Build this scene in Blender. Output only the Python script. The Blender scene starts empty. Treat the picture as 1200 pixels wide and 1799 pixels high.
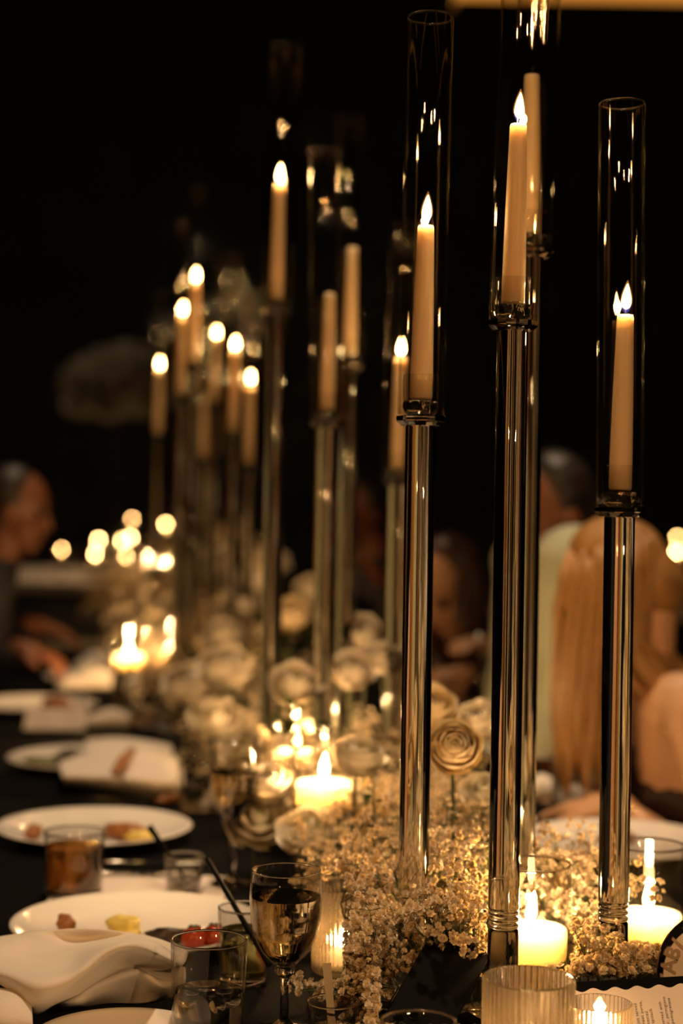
import bpy, math, random
from mathutils import Vector, Matrix, Euler
R = math.radians
PI = math.pi
SC = bpy.context.scene
COL = SC.collection
rnd = random.Random(7)

# ------------------------------------------------------------------ camera
CAM_Z, TAB = 1.30, 0.75
F = 3000.0                                   # focal length in pixels of the 1200 px wide frame
cam_d = bpy.data.cameras.new('camera')
cam = bpy.data.objects.new('camera', cam_d); COL.objects.link(cam)
cam_d.sensor_fit = 'HORIZONTAL'; cam_d.sensor_width = 24.0; cam_d.lens = 24.0 * F / 1200.0
cam_d.clip_start = 0.05; cam_d.clip_end = 100
CM = Matrix.Translation((0, 0, CAM_Z)) @ Matrix.Rotation(R(90 - 0.563), 4, 'X') @ Matrix.Rotation(R(0.85), 4, 'Z')
cam.matrix_world = CM
cam_d.dof.use_dof = True; cam_d.dof.focus_distance = 1.74; cam_d.dof.aperture_fstop = 2.5
SC.camera = cam

# ------------------------------------------------------------------ world, lamps, exposure
w = bpy.data.worlds.new('world'); SC.world = w; w.use_nodes = True
w.node_tree.nodes['Background'].inputs['Color'].default_value = (0.010, 0.012, 0.009, 1)
w.node_tree.nodes['Background'].inputs['Strength'].default_value = 0.25
def spot(name, loc, aim, watts, size, col=(1.0, 0.70, 0.42), cone=50, blend=0.8):
    l = bpy.data.lights.new(name, 'SPOT'); l.energy = watts; l.color = col
    l.shadow_soft_size = size; l.spot_size = R(cone); l.spot_blend = blend
    o = bpy.data.objects.new(name, l); COL.objects.link(o); o.location = loc
    o.rotation_euler = (Vector(aim) - Vector(loc)).to_track_quat('-Z', 'Y').to_euler()
    return o
spot('downlight', (-0.15, 1.85, 4.6), (0.0, 2.0, 0.75), 330, 0.10, cone=29, blend=1.0)
spot('downlight', (0.0, 3.0, 4.6), (-0.13, 2.9, 0.75), 390, 0.10, cone=29, blend=1.0)
spot('downlight', (-0.75, 4.6, 4.8), (-0.70, 4.4, 0.75), 250, 0.12, cone=38)
spot('downlight', (1.0, 3.6, 4.7), (0.62, 3.35, 1.0), 300, 0.10, cone=26)
spot('downlight', (-2.0, 10.8, 5.0), (-1.7, 11.4, 0.75), 110, 0.15, cone=40)
# added amber fill spots behind the photographer, aimed at the table and candles
spot('amber_fill', (-1.6, -2.6, 3.4), (0.1, 2.4, 1.2), 260, 0.07, (1.0, 0.46, 0.13), 46)
spot('amber_fill', (2.4, -2.2, 3.2), (0.0, 2.6, 0.9), 260, 0.07, (1.0, 0.56, 0.24), 46)
vs = SC.view_settings
vs.view_transform = 'Standard'; vs.look = 'None'; vs.exposure = 0.0; vs.gamma = 1.0; vs.use_curve_mapping = False
SC.display_settings.display_device = 'sRGB'
cy = SC.cycles
cy.max_bounces = 12; cy.diffuse_bounces = 3; cy.glossy_bounces = 4; cy.transmission_bounces = 10
cy.transparent_max_bounces = 40; cy.caustics_reflective = False; cy.caustics_refractive = False
cy.sample_clamp_indirect = 3.0; cy.use_denoising = True
try: cy.use_light_tree = True
except Exception: pass

# measured in the photograph: a pixel and a distance (or a height over the table) give the place in the room
def P(px, py, d):
    return CM @ Vector(((px - 600) / F * d, -(py - 899.5) / F * d, -d))
def T(px, py, h=0.0):
    o = CM.translation; r = (P(px, py, 1.0) - o)
    return o + r * ((TAB + h - o.z) / r.z)
def G(px, d, h=0.0):                          # on the table (or h above it) at distance d, in the column px
    lo, hi = -500.0, 4000.0
    for _ in range(50):
        m = (lo + hi) / 2
        if P(px, m, d).z > TAB + h: lo = m
        else: hi = m
    return P(px, lo, d)
def CX(d): return 0.18 - 0.2 * (d - 1.83)    # the middle line of the long table
TDIR = Vector((-0.2, 1, 0)).normalized()
TYAW = math.atan2(0.2, 1.0)

# ------------------------------------------------------------------ materials
MAT = {}
def newmat(name):
    m = bpy.data.materials.new(name); m.use_nodes = True
    nt = m.node_tree; nt.nodes.clear()
    out = nt.nodes.new('ShaderNodeOutputMaterial')
    MAT[name] = m
    return m, nt, out
def princ(name, col, rough=0.5, metal=0.0, spec=0.5, noise=0.0, nscale=20.0, bump=0.0, sss=0.0, srad=0.01, sheen=0.0, coat=0.0):
    m, nt, out = newmat(name)
    b = nt.nodes.new('ShaderNodeBsdfPrincipled'); nt.links.new(b.outputs[0], out.inputs[0])
    b.inputs['Base Color'].default_value = (*col, 1); b.inputs['Roughness'].default_value = rough
    b.inputs['Metallic'].default_value = metal; b.inputs['Specular IOR Level'].default_value = spec
    b.inputs['Coat Weight'].default_value = coat; b.inputs['Sheen Weight'].default_value = sheen
    if sss:
        b.inputs['Subsurface Weight'].default_value = sss
        b.inputs['Subsurface Radius'].default_value = (1.0, 0.95, 0.88)
        b.inputs['Subsurface Scale'].default_value = srad
    if noise or bump:
        tc = nt.nodes.new('ShaderNodeTexCoord'); n = nt.nodes.new('ShaderNodeTexNoise')
        n.inputs['Scale'].default_value = nscale; n.inputs['Detail'].default_value = 4
        nt.links.new(tc.outputs['Object'], n.inputs['Vector'])
        if noise:
            mx = nt.nodes.new('ShaderNodeMix'); mx.data_type = 'RGBA'
            mx.inputs['A'].default_value = (*[c * (1 - noise) for c in col], 1)
            mx.inputs['B'].default_value = (*[min(1, c * (1 + noise)) for c in col], 1)
            nt.links.new(n.outputs[0], mx.inputs['Factor']); nt.links.new(mx.outputs['Result'], b.inputs['Base Color'])
        if bump:
            bp = nt.nodes.new('ShaderNodeBump'); bp.inputs['Strength'].default_value = bump; bp.inputs['Distance'].default_value = 0.002
            nt.links.new(n.outputs[0], bp.inputs['Height']); nt.links.new(bp.outputs[0], b.inputs['Normal'])
    return m
def glassmat(name, col=(1, 1, 1), ior=1.47, rough=0.0):
    m, nt, out = newmat(name)
    g = nt.nodes.new('ShaderNodeBsdfGlass'); g.inputs['Color'].default_value = (*col, 1)
    g.inputs['IOR'].default_value = ior; g.inputs['Roughness'].default_value = rough
    nt.links.new(g.outputs[0], out.inputs[0]); return m
def thinglass(name, col=(1, 1, 1), ior=1.45, rough=0.0, wave=0.0):
    # blown sheet glass too thin to bend what lies behind it: clear, with a Fresnel reflection
    m, nt, out = newmat(name)
    t = nt.nodes.new('ShaderNodeBsdfTransparent'); t.inputs['Color'].default_value = (*col, 1)
    g = nt.nodes.new('ShaderNodeBsdfGlossy'); g.inputs['Roughness'].default_value = rough
    fr = nt.nodes.new('ShaderNodeFresnel'); fr.inputs['IOR'].default_value = ior
    mx = nt.nodes.new('ShaderNodeMixShader')
    geo = nt.nodes.new('ShaderNodeNewGeometry')      # both faces reflect alike
    mi = nt.nodes.new('ShaderNodeMath'); mi.operation = 'DIVIDE'; mi.inputs[0].default_value = 1.0; mi.inputs[1].default_value = ior
    mm = nt.nodes.new('ShaderNodeMix'); mm.data_type = 'FLOAT'
    mm.inputs['A'].default_value = ior; nt.links.new(mi.outputs[0], mm.inputs['B'])
    nt.links.new(geo.outputs['Backfacing'], mm.inputs['Factor'])
    # Cycles already inverts the IOR for back faces, so hand it 1/ior there
    nt.links.new(mm.outputs['Result'], fr.inputs['IOR'])
    if wave:
        tc = nt.nodes.new('ShaderNodeTexCoord'); mp = nt.nodes.new('ShaderNodeMapping'); mp.inputs['Scale'].default_value = (1, 1, 0.12)
        n = nt.nodes.new('ShaderNodeTexNoise'); n.inputs['Scale'].default_value = 60
        bp = nt.nodes.new('ShaderNodeBump'); bp.inputs['Strength'].default_value = wave; bp.inputs['Distance'].default_value = 0.002
        nt.links.new(tc.outputs['Object'], mp.inputs[0]); nt.links.new(mp.outputs[0], n.inputs['Vector'])
        nt.links.new(n.outputs[0], bp.inputs['Height']); nt.links.new(bp.outputs[0], g.inputs['Normal'])
    nt.links.new(fr.outputs[0], mx.inputs[0]); nt.links.new(t.outputs[0], mx.inputs[1]); nt.links.new(g.outputs[0], mx.inputs[2])
    nt.links.new(mx.outputs[0], out.inputs[0]); return m
def leafmat(name, col, trans=0.35, noise=0.15, scale=60, tcol=None):
    m, nt, out = newmat(name)
    d = nt.nodes.new('ShaderNodeBsdfDiffuse'); t = nt.nodes.new('ShaderNodeBsdfTranslucent')
    mx = nt.nodes.new('ShaderNodeMixShader'); mx.inputs[0].default_value = trans
    tc = nt.nodes.new('ShaderNodeTexCoord'); n = nt.nodes.new('ShaderNodeTexNoise'); n.inputs['Scale'].default_value = scale
    c = nt.nodes.new('ShaderNodeMix'); c.data_type = 'RGBA'
    c.inputs['A'].default_value = (*[x * (1 - noise) for x in col], 1); c.inputs['B'].default_value = (*[min(1, x * (1 + noise)) for x in col], 1)
    nt.links.new(tc.outputs['Object'], n.inputs['Vector']); nt.links.new(n.outputs[0], c.inputs['Factor'])
    nt.links.new(c.outputs['Result'], d.inputs['Color'])
    if tcol: t.inputs['Color'].default_value = (*tcol, 1)
    else: nt.links.new(c.outputs['Result'], t.inputs['Color'])
    nt.links.new(d.outputs[0], mx.inputs[1]); nt.links.new(t.outputs[0], mx.inputs[2]); nt.links.new(mx.outputs[0], out.inputs[0])
    return m
def flamemat(name, strength):
    m, nt, out = newmat(name)
    em = nt.nodes.new('ShaderNodeEmission'); em.inputs['Color'].default_value = (1.0, 0.57, 0.20, 1); em.inputs['Strength'].default_value = strength
    t1 = nt.nodes.new('ShaderNodeBsdfTransparent'); ad = nt.nodes.new('ShaderNodeAddShader')     # burning gas: it glows and lets light through
    nt.links.new(em.outputs[0], ad.inputs[0]); nt.links.new(t1.outputs[0], ad.inputs[1]); nt.links.new(ad.outputs[0], out.inputs[0])
    m.cycles.emission_sampling = 'NONE'
    return m
princ('wall_dark', (0.03, 0.034, 0.026), 0.9, noise=0.3, nscale=3)
princ('floor_dark', (0.02, 0.016, 0.012), 0.8, noise=0.4, nscale=8)
princ('black_cloth', (0.004, 0.004, 0.004), 0.85, spec=0.04, noise=0.3, nscale=250, bump=0.2)
princ('dark_wood', (0.03, 0.018, 0.01), 0.5, noise=0.4, nscale=30)
princ('porcelain', (0.82, 0.78, 0.72), 0.18, coat=0.4)
princ('napkin', (0.74, 0.675, 0.60), 0.85, noise=0.04, nscale=500, bump=0.15, sheen=0.2)
princ('paper', (0.72, 0.62, 0.53), 0.7, noise=0.04, nscale=200)
princ('ink', (0.05, 0.035, 0.03), 0.7)
princ('black_board', (0.003, 0.003, 0.003), 0.7, spec=0.04)
princ('phone_black', (0.0015, 0.0015, 0.0015), 0.4, spec=0.15)
princ('lens_black', (0.004, 0.004, 0.005), 0.08)
princ('wax', (0.82, 0.61, 0.40), 0.45, sss=0.8, srad=0.025)
princ('wax_float', (0.86, 0.70, 0.52), 0.4, sss=1.0, srad=0.07)
princ('wick', (0.03, 0.02, 0.015), 0.9)
princ('steel', (0.55, 0.52, 0.48), 0.22, metal=1.0)
princ('sign_mirror', (0.45, 0.42, 0.40), 0.12, metal=1.0)
princ('sign_cream', (0.80, 0.70, 0.60), 0.45)
princ('sign_letter', (0.42, 0.30, 0.19), 0.5)
princ('tomato', (0.40, 0.05, 0.015), 0.25, noise=0.15, nscale=30)
princ('food_yellow', (0.72, 0.55, 0.12), 0.5, noise=0.3, nscale=80, bump=0.4)
princ('food_brown', (0.30, 0.12, 0.03), 0.5, noise=0.5, nscale=90, bump=0.5)
princ('food_dark', (0.03, 0.018, 0.012), 0.4, noise=0.4, nscale=80, bump=0.4)
princ('food_green', (0.12, 0.14, 0.04), 0.5, noise=0.4, nscale=80, bump=0.4)
princ('black_plastic', (0.003, 0.003, 0.003), 0.6, spec=0.1)
princ('green_stem', (0.06, 0.075, 0.022), 0.6)
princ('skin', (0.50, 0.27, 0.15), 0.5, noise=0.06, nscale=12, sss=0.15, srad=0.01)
princ('skin_dim', (0.17, 0.060, 0.024), 0.5, noise=0.06, nscale=12, sss=0.15, srad=0.01)  # dim candlelight on the far faces put into a darker skin colour
princ('skin_bright', (0.62, 0.36, 0.20), 0.5, noise=0.06, nscale=12, sss=0.15, srad=0.01)  # stronger light on the skin put into a lighter colour
princ('blonde_hair', (0.32, 0.165, 0.048), 0.5, noise=0.3, nscale=60)
princ('dark_hair', (0.012, 0.008, 0.006), 0.5, noise=0.3, nscale=60)
princ('brown_hair', (0.05, 0.02, 0.010), 0.45, noise=0.3, nscale=60)
princ('sage_shirt', (0.55, 0.61, 0.46), 0.8, noise=0.08, nscale=40)
princ('white_shirt', (0.62, 0.54, 0.48), 0.8, noise=0.05, nscale=40)
princ('black_suit', (0.008, 0.008, 0.009), 0.75)
princ('dark_dress', (0.03, 0.012, 0.010), 0.7)
princ('eye_dark', (0.01, 0.008, 0.006), 0.2)
princ('lip', (0.32, 0.10, 0.07), 0.45)
princ('white_cloth', (0.62, 0.56, 0.52), 0.85)
glassmat('rod_glass', (0.97, 0.97, 0.96), 1.47)
glassmat('cup_glass', (1, 1, 1), 1.50)
m, nt, out = newmat('ribbed_glass')
g1 = nt.nodes.new('ShaderNodeBsdfGlass'); g1.inputs['IOR'].default_value = 1.45; g1.inputs['Roughness'].default_value = 0.0
t1 = nt.nodes.new('ShaderNodeBsdfTransparent'); t1.inputs['Color'].default_value = (0.98, 0.96, 0.92, 1)
l1 = nt.nodes.new('ShaderNodeBsdfTranslucent'); l1.inputs['Color'].default_value = (0.9, 0.66, 0.36, 1)
x1 = nt.nodes.new('ShaderNodeMixShader'); x1.inputs[0].default_value = 0.22
x2 = nt.nodes.new('ShaderNodeMixShader'); x2.inputs[0].default_value = 0.035
nt.links.new(g1.outputs[0], x1.inputs[1]); nt.links.new(t1.outputs[0], x1.inputs[2])
nt.links.new(x1.outputs[0], x2.inputs[1]); nt.links.new(l1.outputs[0], x2.inputs[2]); nt.links.new(x2.outputs[0], out.inputs[0])
glassmat('water', (1, 1, 1), 1.33)
glassmat('wine', (1.0, 0.93, 0.78), 1.34)
glassmat('amber_drink', (0.72, 0.50, 0.25), 1.34, 0.25)
glassmat('lime_drink', (0.72, 0.74, 0.50), 1.34, 0.15)
glassmat('ice_glass', (0.95, 0.95, 0.95), 1.31, 0.1)
thinglass('chimney_glass', (0.98, 0.97, 0.95), 1.52, 0.0)
thinglass('vase_glass', (0.98, 0.97, 0.95), 1.55)
thinglass('drink_glass', (0.95, 0.94, 0.92), 1.6, 0.0)
def petalmat(name, base, col, rim, trans, tcol):
    m, nt, out = newmat(name)
    d = nt.nodes.new('ShaderNodeBsdfDiffuse'); t = nt.nodes.new('ShaderNodeBsdfTranslucent'); t.inputs['Color'].default_value = (*tcol, 1)
    mx = nt.nodes.new('ShaderNodeMixShader'); mx.inputs[0].default_value = trans
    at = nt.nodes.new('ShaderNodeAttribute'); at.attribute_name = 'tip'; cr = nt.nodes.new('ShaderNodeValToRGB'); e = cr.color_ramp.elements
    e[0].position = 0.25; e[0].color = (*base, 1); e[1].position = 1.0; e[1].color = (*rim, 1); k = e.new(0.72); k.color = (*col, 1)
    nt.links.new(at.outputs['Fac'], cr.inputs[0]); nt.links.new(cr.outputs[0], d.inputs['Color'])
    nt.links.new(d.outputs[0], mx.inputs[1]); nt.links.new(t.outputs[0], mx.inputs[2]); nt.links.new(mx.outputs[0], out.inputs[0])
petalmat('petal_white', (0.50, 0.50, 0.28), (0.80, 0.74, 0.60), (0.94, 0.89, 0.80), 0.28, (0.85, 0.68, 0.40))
petalmat('petal_cream', (0.48, 0.42, 0.16), (0.78, 0.66, 0.40), (0.94, 0.86, 0.68), 0.30, (0.85, 0.60, 0.25))
leafmat('petal_heart', (0.42, 0.46, 0.20), 0.3, 0.2, 60)
leafmat('floret', (0.86, 0.78, 0.64), 0.38, 0.12, 300, (0.80, 0.55, 0.20))
leafmat('leaf_green', (0.05, 0.07, 0.022), 0.3, 0.4, 60)
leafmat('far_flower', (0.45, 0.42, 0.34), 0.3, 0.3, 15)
flamemat('flame', 60.0)
flamemat('votive_flame', 60.0)
m, nt, out = newmat('flame_edge')        # the thin orange mantle around the bright core
e1 = nt.nodes.new('ShaderNodeEmission'); e1.inputs['Strength'].default_value = 1.2
tc = nt.nodes.new('ShaderNodeTexCoord'); sp = nt.nodes.new('ShaderNodeSeparateXYZ'); cr = nt.nodes.new('ShaderNodeValToRGB')
cr.color_ramp.elements[0].color = (0.05, 0.10, 0.9, 1); cr.color_ramp.elements[1].color = (1.0, 0.38, 0.05, 1); cr.color_ramp.elements[0].position = 0.10; cr.color_ramp.elements[1].position = 0.30
nt.links.new(tc.outputs['Generated'], sp.inputs[0]); nt.links.new(sp.outputs['Z'], cr.inputs[0]); nt.links.new(cr.outputs[0], e1.inputs['Color'])
t1 = nt.nodes.new('ShaderNodeBsdfTransparent'); x1 = nt.nodes.new('ShaderNodeMixShader'); x1.inputs[0].default_value = 0.22
nt.links.new(t1.outputs[0], x1.inputs[1]); nt.links.new(e1.outputs[0], x1.inputs[2]); nt.links.new(x1.outputs[0], out.inputs[0])
m.cycles.emission_sampling = 'NONE'
m, nt, out = newmat('cove_glow')
em = nt.nodes.new('ShaderNodeEmission'); em.inputs['Color'].default_value = (1.0, 0.36, 0.05, 1); em.inputs['Strength'].default_value = 0.7
nt.links.new(em.outputs[0], out.inputs[0])

# ------------------------------------------------------------------ mesh helpers
def candle_light(parent, z, watts):          # the flame's own light
    l = bpy.data.lights.new('flame_light', 'POINT'); l.energy = watts; l.color = (1.0, 0.58, 0.24); l.shadow_soft_size = 0.006
    o = bpy.data.objects.new('flame_light', l); COL.objects.link(o); o.parent = parent; o.location = (0, 0, z); return o
class MB:
    def __init__(s): s.v = []; s.f = []
    def add(s, v, f):
        k = len(s.v); s.v += [Vector(x) for x in v]; s.f += [tuple(i + k for i in q) for q in f]; return s
    def merge(s, o, M=None):
        return s.add([(M @ x if M else x) for x in o.v], o.f)
    def lathe(s, prof, seg=32, loc=(0, 0, 0), closed=False, mod=None):
        # prof: (r, z) from bottom to top; r = 0 closes at the axis
        L = Vector(loc); rings = []; v = []; f = []
        for j, (r, z) in enumerate(prof):
            if r <= 1e-7: rings.append([len(v)]); v.append(L + Vector((0, 0, z)))
            else:
                rings.append(list(range(len(v), len(v) + seg)))
                for i in range(seg):
                    a = 2 * PI * i / seg; rr = r * (mod(a, z, r) if mod else 1.0)
                    v.append(L + Vector((rr * math.cos(a), rr * math.sin(a), z)))
        pairs = list(zip(rings, rings[1:])) + ([(rings[-1], rings[0])] if closed else [])
        for a, b in pairs:
            for i in range(seg):
                n = (i + 1) % seg
                if len(a) == 1 and len(b) == 1: continue
                if len(a) == 1: f.append((a[0], b[n], b[i]))
                elif len(b) == 1: f.append((a[i], a[n], b[0]))
                else: f.append((a[i], a[n], b[n], b[i]))
        return s.add(v, f)
    def tube(s, pts, rad, seg=8, caps=True, flat=1.0):
        pts = [Vector(p) for p in pts]; n = len(pts)
        rad = [rad] * n if isinstance(rad, (int, float)) else list(rad)
        v = []; f = []; up = None
        for i, p in enumerate(pts):
            t = (pts[min(i + 1, n - 1)] - pts[max(i - 1, 0)]).normalized()
            if up is None: up = Vector((0, 0, 1)) if abs(t.z) < 0.9 else Vector((1, 0, 0))
            x = up.cross(t); x = x.normalized() if x.length > 1e-6 else t.orthogonal().normalized()
            y = t.cross(x); up = y
            for k in range(seg):
                a = 2 * PI * k / seg; v.append(p + x * (rad[i] * math.cos(a)) + y * (rad[i] * flat * math.sin(a)))
        for i in range(n - 1):
            for k in range(seg):
                m_ = (k + 1) % seg; f.append((i * seg + k, i * seg + m_, (i + 1) * seg + m_, (i + 1) * seg + k))
        if caps: f.append(tuple(range(seg - 1, -1, -1))); f.append(tuple((n - 1) * seg + k for k in range(seg)))
        return s.add(v, f)
    def box(s, c, d, rz=0.0):
        M = Matrix.Translation(c) @ Matrix.Rotation(rz, 4, 'Z'); x, y, z = d[0] / 2, d[1] / 2, d[2] / 2
        v = [M @ Vector(q) for q in ((-x, -y, -z), (x, -y, -z), (x, y, -z), (-x, y, -z), (-x, -y, z), (x, -y, z), (x, y, z), (-x, y, z))]
        return s.add(v, [(3, 2, 1, 0), (4, 5, 6, 7), (0, 1, 5, 4), (1, 2, 6, 5), (2, 3, 7, 6), (3, 0, 4, 7)])
    def blob(s, c, r, seg=16, rings=10, M=None, fn=None):
        r = (r, r, r) if isinstance(r, (int, float)) else r
        prof = MB().lathe([(math.sin(PI * j / rings) if 0 < j < rings else 0, -math.cos(PI * j / rings)) for j in range(rings + 1)], seg)
        vv = []
        for p in prof.v:
            q = fn(p) if fn else p
            q = Vector((q.x * r[0], q.y * r[1], q.z * r[2])); q = (M @ q if M else q); vv.append(q + Vector(c))
        return s.add(vv, prof.f)
    def capsule(s, a, b, ra, rb, seg=14):
        a, b = Vector(a), Vector(b); t = (b - a).normalized(); pts = []; rad = []
        for k in (0.0, 0.35, 0.7, 0.92): pts.append(a - t * ra * math.sqrt(max(0, 1 - k * k)) * 0.999); rad.append(max(ra * k, 0.0008))
        pts += [a, b]; rad += [ra, rb]
        for k in (0.92, 0.7, 0.35, 0.0): pts.append(b + t * rb * math.sqrt(max(0, 1 - k * k)) * 0.999); rad.append(max(rb * k, 0.0008))
        return s.tube(pts, rad, seg)
    def grid(s, rows):
        n = len(rows[0]); v = [p for r in rows for p in r]
        return s.add(v, [(i * n + j, i * n + j + 1, (i + 1) * n + j + 1, (i + 1) * n + j) for i in range(len(rows) - 1) for j in range(n - 1)])
    def mesh(s, name, mat, smooth=True):
        m = bpy.data.meshes.new(name); m.from_pydata([tuple(p) for p in s.v], [], s.f); m.update()
        if smooth: m.polygons.foreach_set('use_smooth', [True] * len(m.polygons))
        m.materials.append(MAT[mat] if isinstance(mat, str) else mat); return m
    def build(s, name, mat, parent=None, smooth=True):
        return put(name, s.mesh(name, mat, smooth), parent)
def put(name, mesh, parent=None):
    o = bpy.data.objects.new(name, mesh); COL.objects.link(o)
    if parent is not None: o.parent = parent
    return o
def sharp(o, ang=40):
    m = o.data
    try: m.set_sharp_from_angle(angle=R(ang))
    except Exception: pass
    return o
def tag(o, label=None, cat=None, group=None, kind=None):
    if label: o['label'] = label
    if cat: o['category'] = cat
    if group: o['group'] = group
    if kind: o['kind'] = kind
    return o
def thing(name, label, cat, loc=(0, 0, 0), rz=0.0, group=None, rot=None):
    o = bpy.data.objects.new(name, None); COL.objects.link(o); o.empty_display_size = 0.05
    o.location = loc; o.rotation_euler = rot if rot else (0, 0, rz)
    return tag(o, label, cat, group)
def struct(name, mb, mat, smooth=False):
    return tag(mb.build(name, mat, None, smooth), kind='structure')
def subd(o, n=1):
    k = o.modifiers.new('s', 'SUBSURF'); k.levels = n; k.render_levels = n; return o
def solid(o, t):
    k = o.modifiers.new('t', 'SOLIDIFY'); k.thickness = t; k.offset = 0; return o
MESH = {}
def cached(key, fn):
    if key not in MESH: MESH[key] = fn()
    return MESH[key]

# ------------------------------------------------------------------ the room
X0, X1, Y0, Y1, ZC = -9.0, 8.0, -4.0, 15.0, 6.2
struct('floor', MB().box(((X0 + X1) / 2, (Y0 + Y1) / 2, -0.05), (X1 - X0, Y1 - Y0, 0.1)), 'floor_dark')
struct('ceiling', MB().box(((X0 + X1) / 2, (Y0 + Y1) / 2, ZC + 0.05), (X1 - X0, Y1 - Y0, 0.1)), 'wall_dark')
struct('wall_back', MB().box(((X0 + X1) / 2, Y1 + 0.05, ZC / 2), (X1 - X0, 0.1, ZC)), 'wall_dark')
struct('wall_front', MB().box(((X0 + X1) / 2, Y0 - 0.05, ZC / 2), (X1 - X0, 0.1, ZC)), 'wall_dark')
struct('wall_left', MB().box((X0 - 0.05, (Y0 + Y1) / 2, ZC / 2), (0.1, Y1 - Y0, ZC)), 'wall_dark')
struct('wall_right', MB().box((X1 + 0.05, (Y0 + Y1) / 2, ZC / 2), (0.1, Y1 - Y0, ZC)), 'wall_dark')
# the lit cove along the top of the back wall
zc = P(1000, 5, 14.8).z; xc = P(800, 10, 14.8).x
def cove(k, a, b, nrm, label):
    a, b, nrm = Vector(a), Vector(b), Vector(nrm); L = (b - a).length; dv = (b - a) / L; rz = math.atan2(dv.y, dv.x); c = (a + b) / 2
    struct('trim_%d' % k, MB().box(c + nrm * 0.16 + Vector((0, 0, -0.20)), (L, 0.32, 0.10), rz), 'wall_dark')
    t = thing('cove_light', label, 'light', c + nrm * 0.02, rz)
    MB().box((0, 0, 0), (L, 0.02, 0.30)).build('diffuser', 'cove_glow', t, False)
    MB().box((0, 0.015 * (1 if nrm.dot(Vector((-dv.y, dv.x, 0))) > 0 else -1), -0.165), (L, 0.05, 0.02)).build('light_rail', 'dark_wood', t, False)
cove(1, (xc, Y1, zc + 0.12), (X1 - 0.35, Y1, zc + 0.12), (0, -1, 0), 'amber cove light strip glowing along the top of the dark back wall')
cove(2, (X1, 0, zc + 0.12), (X1, Y1 - 0.4, zc + 0.12), (-1, 0, 0), 'added unseen amber strip on the right wall, for streaks in the glass')  # this and the next two are added out of view for glass reflections
cove(3, (X0, -3, zc + 0.12), (X0, 7, zc + 0.12), (1, 0, 0), 'added unseen amber strip on the left wall, for streaks in the glass')
cove(4, (X0 + 2, Y0, zc + 0.12), (X1 - 1, Y0, zc + 0.12), (0, 1, 0), 'added unseen amber strip behind the photographer, for streaks in the glass')

# ------------------------------------------------------------------ the long table and its cloth
tc0, tc1 = 0.75, 8.6
mid = (tc0 + tc1) / 2; TL = (tc1 - tc0) * math.sqrt(1.04); HW = 0.55
table = thing('banquet_table', 'long banquet table running back through the dark room under the flowers and candles', 'table', (CX(mid), mid, 0), TYAW)
MB().box((0, 0, TAB - 0.025), (HW * 2 - 0.02, TL - 0.02, 0.03)).build('tabletop', 'dark_wood', table, False)
for sx in (-1, 1):
    for sy in (-1, -0.33, 0.33, 1):
        MB().box((sx * (HW - 0.12), sy * (TL / 2 - 0.15), (TAB - 0.04) / 2), (0.05, 0.05, TAB - 0.04)).build('leg', 'dark_wood', table, False)
cl = MB()
def cloth_ring(inset, z, wav=0.0, n=160):
    pts = []; hx, hy = HW + inset, TL / 2 + inset; per = 4 * (hx + hy)
    for k in range(n):
        s_ = per * k / n
        if s_ < 2 * hx: x, y = -hx + s_, -hy
        elif s_ < 2 * hx + 2 * hy: x, y = hx, -hy + s_ - 2 * hx
        elif s_ < 4 * hx + 2 * hy: x, y = hx - (s_ - 2 * hx - 2 * hy), hy
        else: x, y = -hx, hy - (s_ - 4 * hx - 2 * hy)
        q = 1 + wav * math.sin(k * 1.7)
        pts.append(Vector((x * (1 + wav * 0.03 * math.sin(k * 1.7) / hx), y, z)))
    return pts
rr = [cloth_ring(-0.004, TAB), cloth_ring(0.0, TAB - 0.003), cloth_ring(0.004, TAB - 0.02, 0.2), cloth_ring(0.010, TAB - 0.3, 0.6), cloth_ring(0.018, 0.14, 1.0)]
n = 160; v = [p for r in rr for p in r]; f = [tuple(range(n))]
for i in range(len(rr) - 1):
    for k in range(n): f.append(((i + 1) * n + k, (i + 1) * n + (k + 1) % n, i * n + (k + 1) % n, i * n + k))
cl.add(v, f)
o = cl.build('tablecloth', 'black_cloth', None, False); o.location = (CX(mid), mid, 0.0005); o.rotation_euler = (0, 0, TYAW)
tag(o, 'black tablecloth over the long banquet table, hanging down its sides', 'tablecloth')

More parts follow.
